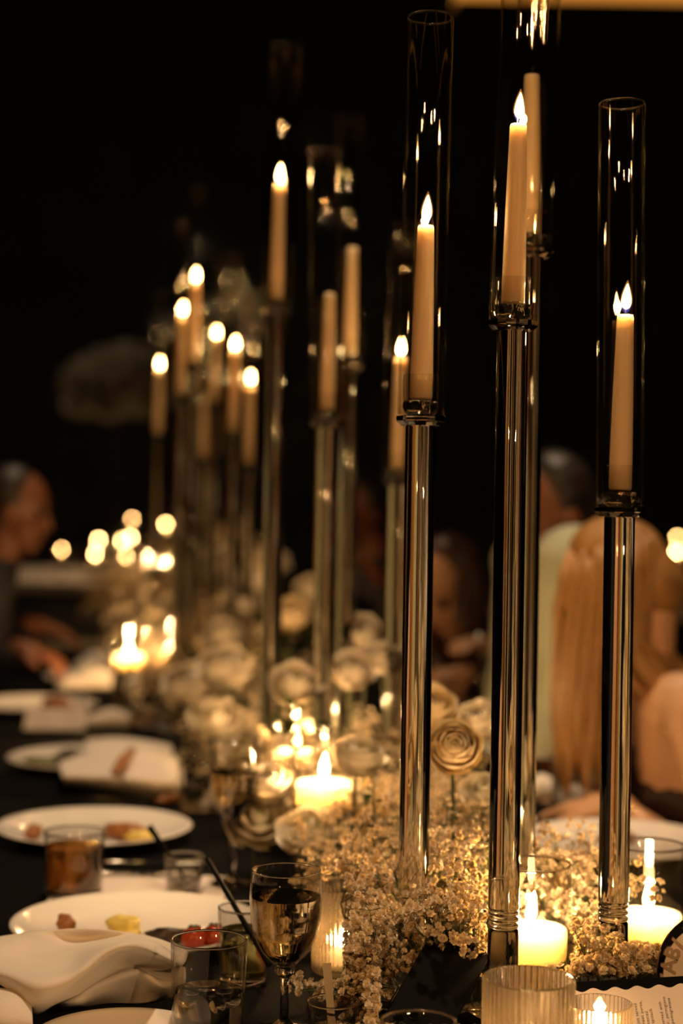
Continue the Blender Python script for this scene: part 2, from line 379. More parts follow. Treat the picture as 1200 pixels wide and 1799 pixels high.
# ------------------------------------------------------------------ candlesticks, tapers and chimneys
CUP_Z = 0.0
def stick_parts(root, h):
    g = 0.0
    MB().lathe([(0, 0), (0.044, 0), (0.046, 0.003), (0.045, 0.008), (0.030, 0.013), (0.0175, 0.015), (0, 0.015)], 40).build('base', 'rod_glass', root)
    sharp(root.children[-1], 30)
    o = MB().lathe([(0, 0.0152), (0.0160, 0.0152), (0.0163, 0.018), (0.0163, 0.094), (0.0150, 0.0962), (0, 0.0962)], 36).build('foot_rod', 'rod_glass', root); sharp(o, 35)
    for z in (0.0966, 0.1032, 0.1098):
        MB().lathe([(0, z), (0.0135, z), (0.0162, z + 0.0016), (0.0162, z + 0.0044), (0.0135, z + 0.006), (0, z + 0.006)], 36).build('joint_ring', 'cup_glass', root)
    z0, z1 = 0.1162, h - 0.0102
    o = MB().lathe([(0, z0), (0.0155, z0), (0.0164, z0 + 0.002), (0.0164, z1 - 0.001), (0.0158, z1), (0, z1)], 48).build('rod', 'rod_glass', root); sharp(o, 35)
    o = MB().lathe([(0, h - 0.0100), (0.0215, h - 0.0100), (0.0268, h - 0.0055), (0.0272, h - 0.0045), (0.0272, h - 0.0005), (0.0268, h), (0, h)], 12).build('plate', 'cup_glass', root, False)
    def fac(a, z, r): return 1 + (0.07 * math.cos(7 * a) * max(0, 1 - abs(z - h - 0.010) / 0.008))
    prof = [(0, 0.0003), (0.0135, 0.0003), (0.0175, 0.004), (0.0190, 0.010), (0.0192, 0.0150), (0.0186, 0.0164), (0, 0.0168)]
    o = MB().lathe([(r, z + h) for r, z in prof], 42, mod=fac).build('cup_base', 'cup_glass', root); sharp(o, 40)
    prof = [(0.0138, 0.0172), (0.0193, 0.0172), (0.0195, 0.030), (0.0196, 0.0435), (0.0188, 0.0452), (0.0152, 0.0452), (0.0142, 0.0440), (0.0138, 0.030)]
    o = MB().lathe([(r, z + h) for r, z in prof], 42, closed=True).build('candle_cup', 'vase_glass', root); sharp(o, 50)
def flame_mesh(key, mat, rr, hh, lean=0.0):
    def mk():
        prof = [(0, 0.13), (0.42, 0.155), (0.76, 0.22), (0.97, 0.32), (1.0, 0.40), (0.86, 0.56), (0.60, 0.73), (0.30, 0.88), (0.10, 0.96), (0, 1)]
        if 'edge' in mat: prof = [(0, 0), (0.35, 0.05), (0.68, 0.16), (0.95, 0.30), (1.0, 0.40), (0.86, 0.56), (0.60, 0.73), (0.30, 0.88), (0.10, 0.96), (0, 1)]
        m_ = MB().lathe([(r * rr, z * hh) for r, z in prof], 10)
        for p in m_.v: p.x += lean * (p.z / hh) ** 2
        return m_.mesh('flame', mat)
    return cached(key, mk)
def taper_parts(root, lit):
    L = 0.188
    cb = put('candle_body', cached('taper', lambda: MB().lathe([(0, 0), (0.0110, 0), (0.0122, 0.002), (0.0122, 0.03), (0.0112, 0.09), (0.0098, 0.15), (0.0089, L - 0.003), (0.0080, L - 0.0005), (0.0045, L - 0.0015), (0, L - 0.002)], 28).mesh('candle_body', 'wax')), root)
    put('wick', cached('wick', lambda: MB().tube([(0, 0, L - 0.004), (0.0002, 0, L + 0.004), (0.0014, 0, L + 0.009)], [0.0009, 0.0008, 0.0006], 6).mesh('wick', 'wick')), cb)
    if lit:
        f = put('flame', flame_mesh('flame_t', 'flame', 0.0050, 0.031, 0.001), root); f.location = (0.0004, 0, L + 0.002)
        candle_light(root, L + 0.016, 0.5); f = put('flame_edge', flame_mesh('flame_te', 'flame_edge', 0.0066, 0.036, 0.001), f); f.location = (0, 0, -0.001)
def rim_mesh():
    H, r = 0.432, 0.0243
    return MB().lathe([(r + 0.0011 * math.cos(2 * PI * k / 8), H + 0.0002 + 0.0011 * math.sin(2 * PI * k / 8)) for k in range(8)], 48, closed=True).mesh('rim', 'cup_glass')
def chimney_mesh():
    H, r, t = 0.432, 0.0252, 0.0017
    return MB().lathe([(r - t, 0.0004), (r, 0.0004), (r, 0.02), (r, H * 0.33), (r, H * 0.66), (r, H - 0.002), (r - t * 0.3, H), (r - t * 0.7, H), (r - t, H - 0.002), (r - t, H * 0.66), (r - t, H * 0.33), (r - t, 0.02)], 48, closed=True).mesh('glass_chimney', 'chimney_glass')
STICKS = [   # plate column, plate row, distance, lit, stick words, candle words
    (1089, 893, 1.83, 1, 'right of the front trio, the shortest', 'right of the front trio, before the blonde hair'),
    (739, 733, 1.85, 1, 'left of the front trio, beside the cream ranunculus', 'left of the front trio, above the cream ranunculus'),
    (901, 566, 1.79, 1, 'tall middle one of the front trio', 'high in the middle of the front trio'),
    (932, 440, 2.02, 0, 'tallest, half hidden behind the middle front one', 'rising behind the highest lit front taper'),
    (485, 547, 2.80, 1, 'tall left one of the second cluster', 'highest burning one of the second cluster'),
    (574, 742, 2.74, 0, 'second from the left in the second cluster', 'lower of two unlit ones in the second cluster'),
    (614, 642, 3.00, 0, 'farthest one of the second cluster', 'upper of two unlit ones in the second cluster'),
    (698, 843, 2.90, 1, 'short one of the second cluster beside the left front rod', 'half hidden behind the left front chimney'),
    (340, 648, 4.10, 1, 'tallest of the far third cluster', 'highest flame of the far third cluster'),
    (317, 705, 4.15, 1, 'second tallest of the far third cluster', 'second highest flame of the far third cluster'),
    (409, 770, 4.05, 1, 'third tallest of the far third cluster', 'third highest flame of the far third cluster'),
    (436, 828, 4.10, 1, 'shortest of the far third cluster, at its right end', 'lowest flame of the far third cluster'),
    (377, 716, 5.10, 1, 'tallest of the farthest cluster', 'highest of the farthest cluster'),
    (277, 772, 5.05, 1, 'at the left end of the farthest cluster', 'leftmost of all the burning tapers'),
    (358, 815, 5.15, 0, 'shortest of the farthest cluster, under an unlit taper', 'lowest of the farthest cluster'),
]
OBST = []      # (x, y, radius, height) of what stands among the flowers
for i, (px, py, d, lit, sw, cw) in enumerate(STICKS):
    p = P(px, py, d); h = p.z - TAB
    root = thing('crystal_candlestick', 'glass rod candlestick, ' + sw, 'candlestick', (p.x, p.y, TAB + 0.001), rnd.random() * 3, 'clear glass rod candlesticks along the table')
    stick_parts(root, h)
    OBST.append((p.x, p.y, 0.019, 0.9)); OBST.append((p.x, p.y, 0.047, 0.016))
    tilt = R(1.15 + 0.3 * rnd.random())
    c = thing('taper_candle', ('burning' if lit else 'unlit') + ' ivory taper candle, ' + cw, 'candle', (p.x, p.y, p.z + 0.0195), 0, 'ivory taper candles', rot=(0, R(-0.5 if i == 3 else 0.8), 0))
    taper_parts(c, lit)
    g = put('glass_chimney', cached('chimney', chimney_mesh)); g.location = (p.x, p.y, p.z + 0.0022); g.rotation_euler = (0, tilt, rnd.random() * 3)
    put('rim', cached('rim', rim_mesh), g)
    tag(g, 'glass chimney around the taper ' + cw, 'glass chimney', 'clear glass chimneys over the tapers')

# ------------------------------------------------------------------ floating candles in cylinder vases
def cyl_wall(r, h, t=0.0022, base=0.008):
    return [(0, 0), (r - 0.002, 0), (r, 0.002), (r, h * 0.5), (r, h - 0.0012), (r - t * 0.5, h), (r - t, h - 0.0012), (r - t, h * 0.5), (r - t, base + 0.002), (r - t - 0.002, base), (0, base)]
VASES = [   # column, distance, vase height, wax top height, label, flame lean
    (930, 1.88, 0.146, 0.078, 'behind the middle front candlestick', 0.002),
    (1138, 2.06, 0.132, 0.052, 'at the right edge beside the round table sign', 0.0),
    (566, 2.40, 0.216, 0.148, 'the tallest, left of the ranunculus', 0.001),
    (517, 2.80, 0.215, 0.130, 'just behind the tallest vase', 0.0),
    (563, 3.25, 0.19, 0.115, 'under the second cluster of candlesticks', 0.0),
    (298, 4.60, 0.20, 0.125, 'the brightest far down the runner', 0.0),
    (225, 4.45, 0.21, 0.125, 'left of the brightest far one', 0.0),
    (288, 6.90, 0.28, 0.200, 'left one near the far end', 0.0),
    (366, 6.20, 0.27, 0.190, 'right one near the far end', 0.0),
    (258, 7.70, 0.28, 0.200, 'at the very end of the long table', 0.0),
]
for px, d, h, wt, words, ln in VASES:
    p = G(px, d); r = 0.0436
    vz = thing('cylinder_vase', 'glass cylinder vase with a floating candle, ' + words, 'vase', (p.x, p.y, TAB + 0.001), 0, 'glass cylinder vases')
    o = MB().lathe(cyl_wall(r, h), 48).build('glass_wall', 'vase_glass', vz)
    o = MB().lathe([(0, 0.0085), (r - 0.0034, 0.0085), (r - 0.0026, 0.011), (r - 0.0026, wt - 0.034), (0, wt - 0.034)], 40).build('water', 'water', vz); sharp(o, 40)
    c = thing('floating_candle', 'cream floating candle burning in the vase ' + words, 'candle', (p.x, p.y, TAB + wt - 0.040), 0, 'floating candles')
    cb = put('candle_body', cached('floatwax', lambda: MB().lathe([(0, 0), (0.034, 0), (0.0385, 0.003), (0.0402, 0.012), (0.0404, 0.036), (0.0396, 0.0395), (0.034, 0.0405), (0.006, 0.0388), (0, 0.0385)], 40).mesh('candle_body', 'wax_float')), c)
    put('wick', cached('wick_f', lambda: MB().tube([(0, 0, 0.036), (0, 0, 0.044), (0.0012, 0, 0.049)], [0.0011, 0.001, 0.0008], 6).mesh('wick', 'wick')), cb)
    f = put('flame', flame_mesh('flame_v%d' % int(ln * 1000), 'votive_flame', 0.0065, 0.040, ln * 2), c); f.location = (0, 0, 0.0405)
    if d > 4: f.scale = (0.8, 0.8, 0.5)
    candle_light(c, 0.066, 4.2)
    f = put('flame_edge', flame_mesh('flame_ve%d' % int(ln * 1000), 'flame_edge', 0.0086, 0.047, ln * 2), f); f.location = (0, 0, 0)
    MB().lathe([(r - 0.0011 + 0.0012 * math.cos(2 * PI * k / 8), h + 0.0014 + 0.0012 * math.sin(2 * PI * k / 8)) for k in range(8)], 48, closed=True).build('rim', 'cup_glass', vz)
    OBST.append((p.x, p.y, r + 0.003, h + 0.01))

# ------------------------------------------------------------------ ribbed votive glasses
def ribbed(px, d, r, h, label, nr):
    p = G(px, d)
    t = thing('ribbed_votive_glass', label, 'votive glass', (p.x, p.y, TAB + 0.001), 0, 'ribbed votive glasses')
    def rib(a, z, rr): return 1 + (0.032 * abs(math.cos(a * nr / 2)) - 0.016 if rr > r * 0.955 and z > 0.004 else 0)
    prof = [(0, 0), (r - 0.004, 0), (r - 0.001, 0.002), (r, 0.006), (r, h * 0.5), (r, h - 0.002), (r - 0.0008, h - 0.0004), (r - 0.0018, h), (r - 0.0028, h - 0.001), (r - 0.0032, h - 0.003), (r - 0.0036, h * 0.5), (r - 0.0040, 0.010), (r - 0.008, 0.0065), (0, 0.0065)]
    MB().lathe(prof, nr * 6, mod=rib).build('glass_wall', 'ribbed_glass', t)
    c = thing('votive_candle', 'small lit votive candle inside the ' + label.split(',')[0].replace('clear ', ''), 'candle', (p.x, p.y, TAB + 0.0080), 0, 'votive candles in ribbed glasses')
    put('candle_body', cached('votwax', lambda: MB().lathe([(0, 0), (0.018, 0), (0.019, 0.002), (0.019, 0.017), (0.0178, 0.018), (0.004, 0.0172), (0, 0.017)], 24).mesh('candle_body', 'wax_float')), c)
    put('wick', cached('wick_n', lambda: MB().tube([(0, 0, 0.0165), (0.0004, 0, 0.0215)], [0.0009, 0.0007], 6).mesh('wick', 'wick')), c)
    candle_light(c, 0.032, 1.2); f = put('flame', flame_mesh('flame_n', 'votive_flame', 0.0055, 0.026), c); f.location = (0, 0, 0.020)
    OBST.append((p.x, p.y, r + 0.003, h + 0.004))
ribbed(926, 1.58, 0.0425, 0.1062, 'large clear ribbed votive glass, in front of the floating candle vase', 46)
ribbed(1052, 1.675, 0.0330, 0.0555, 'small clear ribbed votive glass, before the menu card', 44)
ribbed(606, 1.97, 0.0385, 0.0995, 'glowing ribbed votive glass, behind the wine glass among the sprays', 48)

# ------------------------------------------------------------------ drinking glasses
def rim_ring(root, r, z, t=0.0011):
    MB().lathe([(r + t * math.cos(2 * PI * k / 8), z + t * math.sin(2 * PI * k / 8)) for k in range(8)], 48, closed=True).build('rim', 'cup_glass', root)
def wine_glass(px, d, H, rb, label, fill, liquid='wine'):
    p = G(px, d)
    t = thing('wine_glass', label, 'wine glass', (p.x, p.y, TAB + 0.001))
    zb = H * 0.40          # where the bowl starts
    bowl = [(0.0045, 0.0), (0.012, 0.004), (0.022, 0.014), (0.031, 0.032), (0.0345, 0.052), (0.0355, 0.070), (0.0345, 0.085), (0.0335, 1.0)]
    hb = H - zb
    sc = rb / 0.0355
    B = []
    for r, z in bowl:
        zz = hb if z == 1.0 else z * hb / 0.097
        B.append((r * sc, zb + zz))
    inner = [(max(r - 0.0012, 0.0), z + (0.004 if k == 0 else 0.0006)) for k, (r, z) in enumerate(B)]; inner[-1] = (B[-1][0] - 0.0012, B[-1][1] - 0.0002)
    MB().lathe(B + inner[::-1][:-1] + [(0, inner[0][1])], 48).build('bowl', 'drink_glass', t)
    st = [(0, 0), (0.030, 0), (0.0315, 0.0015), (0.026, 0.004), (0.010, 0.007), (0.0048, 0.013), (0.0040, zb * 0.6), (0.0050, zb - 0.010), (0.0080, zb - 0.004), (0.0052, zb - 0.0005), (0, zb - 0.0003)]
    o = MB().lathe(st, 32).build('stem_and_foot', 'cup_glass', t)
    # the wine: follows the inside of the bowl up to the fill line
    zf = zb + fill * hb; pr = [(0, inner[0][1] + 0.0006)]
    for k in range(1, 26):
        z = inner[0][1] + 0.001 + (zf - inner[0][1] - 0.001) * k / 25
        for (r0, z0), (r1, z1) in zip(inner, inner[1:]):
            if z0 <= z <= z1: rr = r0 + (r1 - r0) * (z - z0) / (z1 - z0); break
        pr.append((max(rr - 0.0006, 0.001), z))
    pr.append((0, zf)); o = MB().lathe(pr, 48).build('wine', liquid, t); sharp(o, 50)
    rim_ring(t, B[-1][0] - 0.0006, H + 0.0012, 0.0010)
    MB().blob((0, 0, zb - 0.002), (0.0115, 0.0115, 0.0095), 9, 6).build('faceted_knop', 'cup_glass', t, False)
    OBST.append((p.x, p.y, rb + 0.004, H)); return t
wine_glass(499, 1.75, 0.163, 0.0375, 'stemmed wine glass three quarters full, the sharpest, beside the water tumbler', 0.74)
wine_glass(408, 2.40, 0.205, 0.036, 'blurred white wine glass behind, beside the dish with the spoon', 0.62)
def tumbler(px, d, r, h, label, fill, liquid, ice=0, taper=0.94, name='tumbler', cat='glass'):
    p = G(px, d); t = thing(name, label, cat, (p.x, p.y, TAB + 0.001))
    b = 0.010 if h > 0.06 else 0.005; rb = r * taper
    prof = [(0, 0), (rb - 0.003, 0), (rb, 0.003), ((r + rb) / 2, h * 0.5), (r, h - 0.001), (r - 0.0008, h), (r - 0.0018, h - 0.001), ((r + rb) / 2 - 0.0019, h * 0.5), (rb - 0.0020, b + 0.003), (rb - 0.005, b), (0, b)]
    MB().lathe(prof, 48).build('glass_wall', 'drink_glass', t)
    o = MB().lathe([(0, 0.0008), (rb - 0.004, 0.0008), (rb - 0.002, 0.003), (rb - 0.0022, b - 0.001), (0, b - 0.001)], 40).build('glass_base', 'cup_glass', t)
    if fill:
        zf = h * fill; ri = lambda z: rb + (r - rb) * z / h - 0.0028
        o = MB().lathe([(0, b + 0.0008), (ri(b) - 0.003, b + 0.0008), (ri(b), b + 0.004), (ri(zf), zf - 0.0004), (ri(zf) - 0.0006, zf), (0, zf)], 40).build('drink', liquid, t); sharp(o, 50)
    for k in range(ice):
        a = 2.4 * k + 0.5; q = MB().box((0, 0, 0), (0.020, 0.018, 0.017)); M = Matrix.Translation((math.cos(a) * r * 0.42, math.sin(a) * r * 0.42, h * fill - 0.010 - 0.018 * (k // 3))) @ Euler((k * 0.7, k * 1.1, k)).to_matrix().to_4x4()
        o = MB().merge(q, M).build('ice_cube', 'ice_glass', t, True); subd(o, 2)
    rim_ring(t, r - 0.0009, h + 0.0013, 0.0012)
    OBST.append((p.x, p.y, r + 0.004, h)); return t
tumbler(365, 1.72, 0.0385, 0.0985, 'clear water tumbler half full of water and ice, beside the crumpled napkin', 0.50, 'water', 3)
tumbler(130, 2.32, 0.0415, 0.086, 'short tumbler of amber whiskey standing before the second plate', 0.80, 'amber_drink', 2)
sg = tumbler(428, 1.92, 0.030, 0.083, 'cocktail glass with a black straw, behind the water tumbler', 0.72, 'lime_drink', 2)
tumbler(733, 1.52, 0.034, 0.081, 'low empty glass at the bottom edge, in front of the phone', 0, None)
tumbler(585, 1.72, 0.0265, 0.038, 'tiny glass dish with a flat metal spreader standing in it', 0.35, 'water', 0, name='glass_dish', cat='dish')
tumbler(322, 2.34, 0.028, 0.050, 'small glass sauce dish with a dark spoon leaning in it', 0.55, 'water', 0, 0.85, name='sauce_dish', cat='dish')
tumbler(1000, 3.05, 0.034, 0.09, 'blurred water glass behind the right sprays', 0.5, 'water', 0)
tumbler(250, 4.0, 0.034, 0.10, 'water glass on the left side beyond the second napkin', 0.5, 'water')
tumbler(345, 2.95, 0.034, 0.10, 'water glass beside the rounded end of the second napkin', 0.4, 'water')
a, b = P(430, 1622, 1.92), P(364, 1510, 2.02)
dirv = (b - a); a2 = a - dirv * 0.60
s = MB().tube([a2, a, b], 0.0032, 8).build('drinking_straw', 'black_plastic'); tag(s, 'black straw leaning out of the cocktail glass behind the tumbler', 'straw')
# spreader, spoon
def blade(name, pts, wd, th, mat, label, cat):
    t = thing(name, label, cat, pts[0])
    o0 = Vector(pts[0]); m_ = MB()
    pts = [Vector(p) - o0 for p in pts]
    dv = (pts[-1] - pts[0]).normalized(); side = dv.cross(Vector((0, 1, 0))).normalized(); nn = side.cross(dv)
    rows = []
    for p, w_ in zip(pts, wd):
        rows.append([p - side * w_ - nn * th, p + side * w_ - nn * th, p + side * w_ + nn * th, p - side * w_ + nn * th, p - side * w_ - nn * th])
    m_.grid(rows); k = len(m_.v)
    m_.f.append((0, 3, 2, 1)); m_.f.append((k - 5, k - 4, k - 3, k - 2))
    return t, m_, mat
a, b = P(583, 1800, 1.715), P(574, 1692, 1.735)
t, m_, mt = blade('butter_spreader', [a, a + (b - a) * 0.4, b], [0.0040, 0.0038, 0.0046], 0.0008, 'steel', 'flat metal spreader handle standing upright in the tiny glass dish', 'cutlery')
m_.build('handle', mt, t, False)
a, b = P(326, 1545, 2.335), P(262, 1452, 2.40)
t, m_, mt = blade('sauce_spoon', [a, a + (b - a) * 0.3, b], [0.0022, 0.0025, 0.0048], 0.001, 'steel', 'dark spoon leaning in the small glass sauce dish', 'spoon')
m_.build('handle', 'lens_black', t, False); MB().blob((0, 0, 0), (0.012, 0.009, 0.004)).build('spoon_bowl', 'steel', t)

# ------------------------------------------------------------------ plates
def plate_mesh(r, deep=0.022):
    p = [(0, 0), (r * 0.55, 0), (r * 0.57, 0.003), (r * 0.66, 0.006), (r * 0.97, deep - 0.003), (r, deep), (r * 0.985, deep + 0.0015), (r * 0.95, deep - 0.001), (r * 0.68, 0.0095), (r * 0.6, 0.0065), (0, 0.006)]
    return cached('plate%d' % int(r * 1000), lambda: MB().lathe(p, 64).mesh('dinner_plate', 'porcelain'))
def plate(px, d, r, label, name='dinner_plate', dx=0.0):
    p = G(px, d); o = put(name, plate_mesh(r)); o.location = (p.x + dx, p.y, TAB + 0.0012)
    tag(o, label, 'plate', 'white plates along the table'); return Vector((p.x + dx, p.y, TAB + 0.0075))
pl1 = plate(240, 2.10, 0.155, 'large white plate with tomatoes and leftovers, behind the front napkin')
pl2 = plate(165, 2.70, 0.155, 'large white dinner plate behind the whiskey tumbler')
pl3 = plate(150, 3.40, 0.155, 'white dinner plate with dark leftovers under the second napkin')
pl4 = plate(60, 4.25, 0.155, 'white dinner plate beyond the second napkin, at the left table edge')
pl5 = plate(130, 5.9, 0.150, 'dim white plate far down the left side of the table')
pl6 = plate(1090, 2.66, 0.155, 'white dinner plate at the right, in front of the blonde woman')
pl7 = plate(955, 3.62, 0.150, 'white plate in front of the man in the sage shirt')
pl8 = plate(215, 1.655, 0.088, 'small white side plate at the bottom edge below the napkin', 'side_plate')
pl9 = plate(170, 4.9, 0.150, 'white plate before the hands of the guest on the left')
pl10 = plate(820, 4.25, 0.150, 'white plate before the brown haired woman')
def lump(name, base, off, size, mat, label, cat, seed=0):
    r_ = random.Random(seed)
    ph = [r_.random() * 6 for _ in range(6)]
    fn = lambda p: p * (1 + 0.16 * math.sin(4 * p.x + ph[0]) * math.sin(5 * p.y + ph[1]) + 0.12 * math.sin(7 * p.z + 3 * p.x + ph[2]))
    o = MB().blob((0, 0, 0), size, 18, 12, fn=fn).build(name, mat); o.location = Vector(base) + Vector(off) + Vector((0, 0, size[2] * 0.86)); o.rotation_euler = (0, 0, r_.random() * 3)
    return tag(o, label, cat)
def tom(px, py, d, label):
    p = P(px, py, d); t = thing('cherry_tomato', label, 'tomato', (p.x, p.y, pl1.z + 0.0155), 0, 'cherry tomatoes on the first plate')
    MB().blob((0, 0, 0), (0.0155, 0.0155, 0.0145), 20, 12).build('fruit', 'tomato', t)
    m_ = MB()
    for k in range(5):
        a = k * 2 * PI / 5; m_.tube([(0, 0, 0.0145), (math.cos(a) * 0.005, math.sin(a) * 0.005, 0.0150), (math.cos(a) * 0.010, math.sin(a) * 0.010, 0.0125)], [0.001, 0.0014, 0.0003], 4)
    m_.build('calyx', 'green_stem', t)
tom(341, 1640, 2.02, 'cherry tomato at the left of the pair seen through the tumbler rim')
tom(377, 1637, 2.03, 'cherry tomato at the right of the pair, beside the straw glass')
lump('pasta_leftover', pl1, (-0.012, -0.030, 0.0), (0.040, 0.020, 0.016), 'food_yellow', 'yellow green leftover on the first plate, left of the tomatoes', 'food', 1)
lump('bread_crust', pl1, (-0.085, -0.01, 0.003), (0.020, 0.012, 0.011), 'food_brown', 'small brown crust at the left of the first plate', 'food', 2)
lump('roast_bit', pl1, (0.045, -0.048, 0.001), (0.028, 0.010, 0.010), 'food_dark', 'dark charred strip between the yellow leftover and the tomatoes', 'food', 3)
lump('roast_bit', pl2, (0.055, -0.035, 0.0), (0.040, 0.018, 0.014), 'food_brown', 'browned piece of food at the right of the second plate', 'food', 4)
lump('pasta_leftover', pl2, (0.080, -0.062, 0.003), (0.024, 0.012, 0.009), 'food_yellow', 'yellow sauce smear in front of the browned piece on the second plate', 'food', 5)
lump('bread_crust', pl2, (-0.085, -0.060, 0.003), (0.020, 0.012, 0.013), 'food_brown', 'brown crust at the left of the second plate beside the tumbler', 'food', 6)
lump('roast_bit', pl3, (-0.020, 0.00, 0.0), (0.042, 0.022, 0.016), 'food_dark', 'dark roast piece on the third plate next to the napkin', 'food', 7)
lump('salad_leftover', pl3, (-0.085, -0.03, 0.001), (0.035, 0.018, 0.009), 'food_green', 'green salad leftover at the left of the third plate', 'food', 8)
lump('roast_bit', pl4, (0.06, -0.02, 0.0), (0.045, 0.025, 0.018), 'food_brown', 'brown roast piece on the plate beyond the second napkin', 'food', 9)
lump('cheese_bit', pl8, (0.0, 0.022, 0.0), (0.018, 0.012, 0.008), 'food_yellow', 'yellow morsel on the small side plate at the bottom edge', 'food', 10)
lump('roast_bit', pl6, (0.0, 0.03, 0.0), (0.035, 0.02, 0.012), 'food_brown', 'brown leftover on the right plate behind the candle vase', 'food', 11)
lump('fried_bit', T(300, 1410, 0.004), (0, 0, 0), (0.030, 0.010, 0.008), 'food_brown', 'brown crumbly piece lying beyond the second plate', 'food', 12)
# ------------------------------------------------------------------ cutlery
def knife(p, rz, label, L=0.20):
    t = thing('table_knife', label, 'knife', p, rz, 'table knives')
    MB().tube([(-L / 2, 0, 0), (-L / 4, 0, 0), (0, 0, 0)], [0.0042, 0.0050, 0.0036], 8, flat=0.6).build('handle', 'steel', t)
    MB().tube([(0, 0, 0), (L * 0.2, 0, 0), (L * 0.4, 0, 0), (L * 0.5, 0.003, 0)], [0.0045, 0.0085, 0.0080, 0.002], 8, flat=0.16).build('blade', 'steel', t)
def fork(p, rz, label, L=0.19):
    t = thing('table_fork', label, 'fork', p, rz, 'table forks')
    MB().tube([(-L / 2, 0, 0), (-L / 4, 0, 0), (L * 0.15, 0, 0), (L * 0.24, 0, 0)], [0.0050, 0.0036, 0.0026, 0.0085], 8, flat=0.3).build('handle', 'steel', t)
    for k in range(4):
        MB().tube([(L * 0.24, (k - 1.5) * 0.0048, 0), (L * 0.36, (k - 1.5) * 0.0052, 0.001), (L * 0.5, (k - 1.5) * 0.0050, 0.003)], [0.0016, 0.0014, 0.0008], 6).build('tine', 'steel', t)
knife(T(232, 1534, 0.006), 0.05, 'steel knife lying behind the whiskey tumbler, before the sauce dish')
knife(T(255, 1515, 0.006), 0.03, 'second steel knife, lying just beyond the one before the sauce dish')
fork(T(215, 1402, 0.006), 0.02, 'steel fork lying between the second plate and the second napkin')
knife(T(180, 1268, 0.006), 0.05, 'steel knife among the far place cards')

# ------------------------------------------------------------------ napkins
def catmull(p0, p1, p2, p3, t):
    return 0.5 * ((2 * p1) + (p2 - p0) * t + (2 * p0 - 5 * p1 + 4 * p2 - p3) * t * t + (3 * p1 - p0 - 3 * p2 + p3) * t ** 3)
def smooth_rows(rows, su=5, sv=5):
    def line(q, s_):
        out = []
        for i in range(len(q) - 1):
            a = q[max(i - 1, 0)]; b = q[i]; c = q[i + 1]; d_ = q[min(i + 2, len(q) - 1)]
            for k in range(s_): out.append(catmull(a, b, c, d_, k / s_))
        return out + [q[-1]]
    r1 = [line(r, su) for r in rows]
    cols = [line([r[j] for r in r1], sv) for j in range(len(r1[0]))]
    return [[cols[j][i] for j in range(len(cols))] for i in range(len(cols[0]))]
def sheet(mb, rows):
    mb.grid(smooth_rows([[T(*q) for q in r] for r in rows]))
nk = MB()
sheet(nk, [   # upper sheet with its corner hanging towards us: column, row, height over the table
    [(-60, 1655, .042), (0, 1646, .052), (70, 1636, .064), (160, 1632, .068), (235, 1640, .064), (290, 1654, .054), (330, 1674, .036)],
    [(-60, 1668, .058), (0, 1660, .064), (75, 1654, .058), (150, 1652, .052), (200, 1654, .062), (262, 1656, .078), (325, 1690, .045)],
    [(-60, 1688, .056), (0, 1684, .060), (70, 1682, .052), (130, 1676, .058), (186, 1664, .092), (238, 1662, .098), (318, 1698, .050)],
    [(-50, 1702, .052), (5, 1708, .062), (62, 1716, .066), (118, 1712, .070), (162, 1698, .080), (222, 1688, .070), (305, 1700, .048)],
    [(-40, 1706, .050), (16, 1730, .050), (60, 1752, .050), (108, 1744, .054), (152, 1728, .056), (215, 1706, .054), (296, 1701, .048)],
    [(-32, 1708, .048), (28, 1748, .040), (59, 1781, .026), (98, 1763, .036), (140, 1745, .044), (200, 1713, .050), (290, 1703, .046)],
])
sheet(nk, [   # lower sheet
    [(60, 1730, .030), (110, 1735, .036), (160, 1722, .042), (235, 1700, .046), (280, 1696, .040), (325, 1700, .030)],
    [(70, 1752, .028), (130, 1752, .040), (170, 1728, .050), (245, 1705, .056), (285, 1726, .042), (326, 1712, .034)],
    [(80, 1768, .020), (135, 1764, .030), (175, 1742, .040), (240, 1730, .038), (290, 1740, .032), (324, 1730, .026)],
    [(85, 1782, .008), (140, 1772, .012), (190, 1764, .016), (250, 1764, .012), (295, 1754, .014), (322, 1738, .014)],
])
sheet(nk, [   # rolled end at the left
    [(-60, 1730, .035), (-10, 1735, .040), (30, 1742, .042), (55, 1760, .036)],
    [(-60, 1742, .040), (-10, 1750, .046), (28, 1756, .046), (56, 1776, .036)],
    [(-60, 1780, .028), (-10, 1790, .032), (28, 1796, .030), (58, 1804, .024)],
    [(-60, 1826, .006), (-10, 1836, .006), (28, 1838, .006), (64, 1826, .006)],
])
o = nk.build('cloth_napkin', 'napkin'); solid(o, 0.0016); tag(o, 'large white cloth napkin crumpled in the lower left corner', 'napkin')
nk = MB()
sheet(nk, [
    [(105, 1338, .030), (150, 1326, .036), (215, 1318, .040), (265, 1316, .042), (300, 1322, .036), (318, 1342, .022)],
    [(106, 1350, .040), (150, 1345, .048), (215, 1340, .054), (268, 1336, .058), (306, 1344, .048), (322, 1362, .026)],
    [(110, 1366, .034), (152, 1366, .040), (215, 1368, .044), (268, 1370, .044), (306, 1374, .036), (322, 1380, .020)],
    [(118, 1380, .010), (155, 1384, .012), (215, 1392, .010), (268, 1397, .010), (300, 1396, .010), (316, 1390, .010)],
])
sheet(nk, [
    [(150, 1300, .020), (200, 1296, .026), (250, 1300, .028), (300, 1310, .020)],
    [(150, 1312, .032), (200, 1310, .038), (250, 1312, .040), (304, 1326, .030)],
    [(130, 1330, .026), (200, 1330, .036), (250, 1332, .040), (306, 1344, .030)],
])
o = nk.build('cloth_napkin', 'napkin'); solid(o, 0.002); tag(o, 'white napkin folded over beside the third plate, with a rounded end', 'napkin')
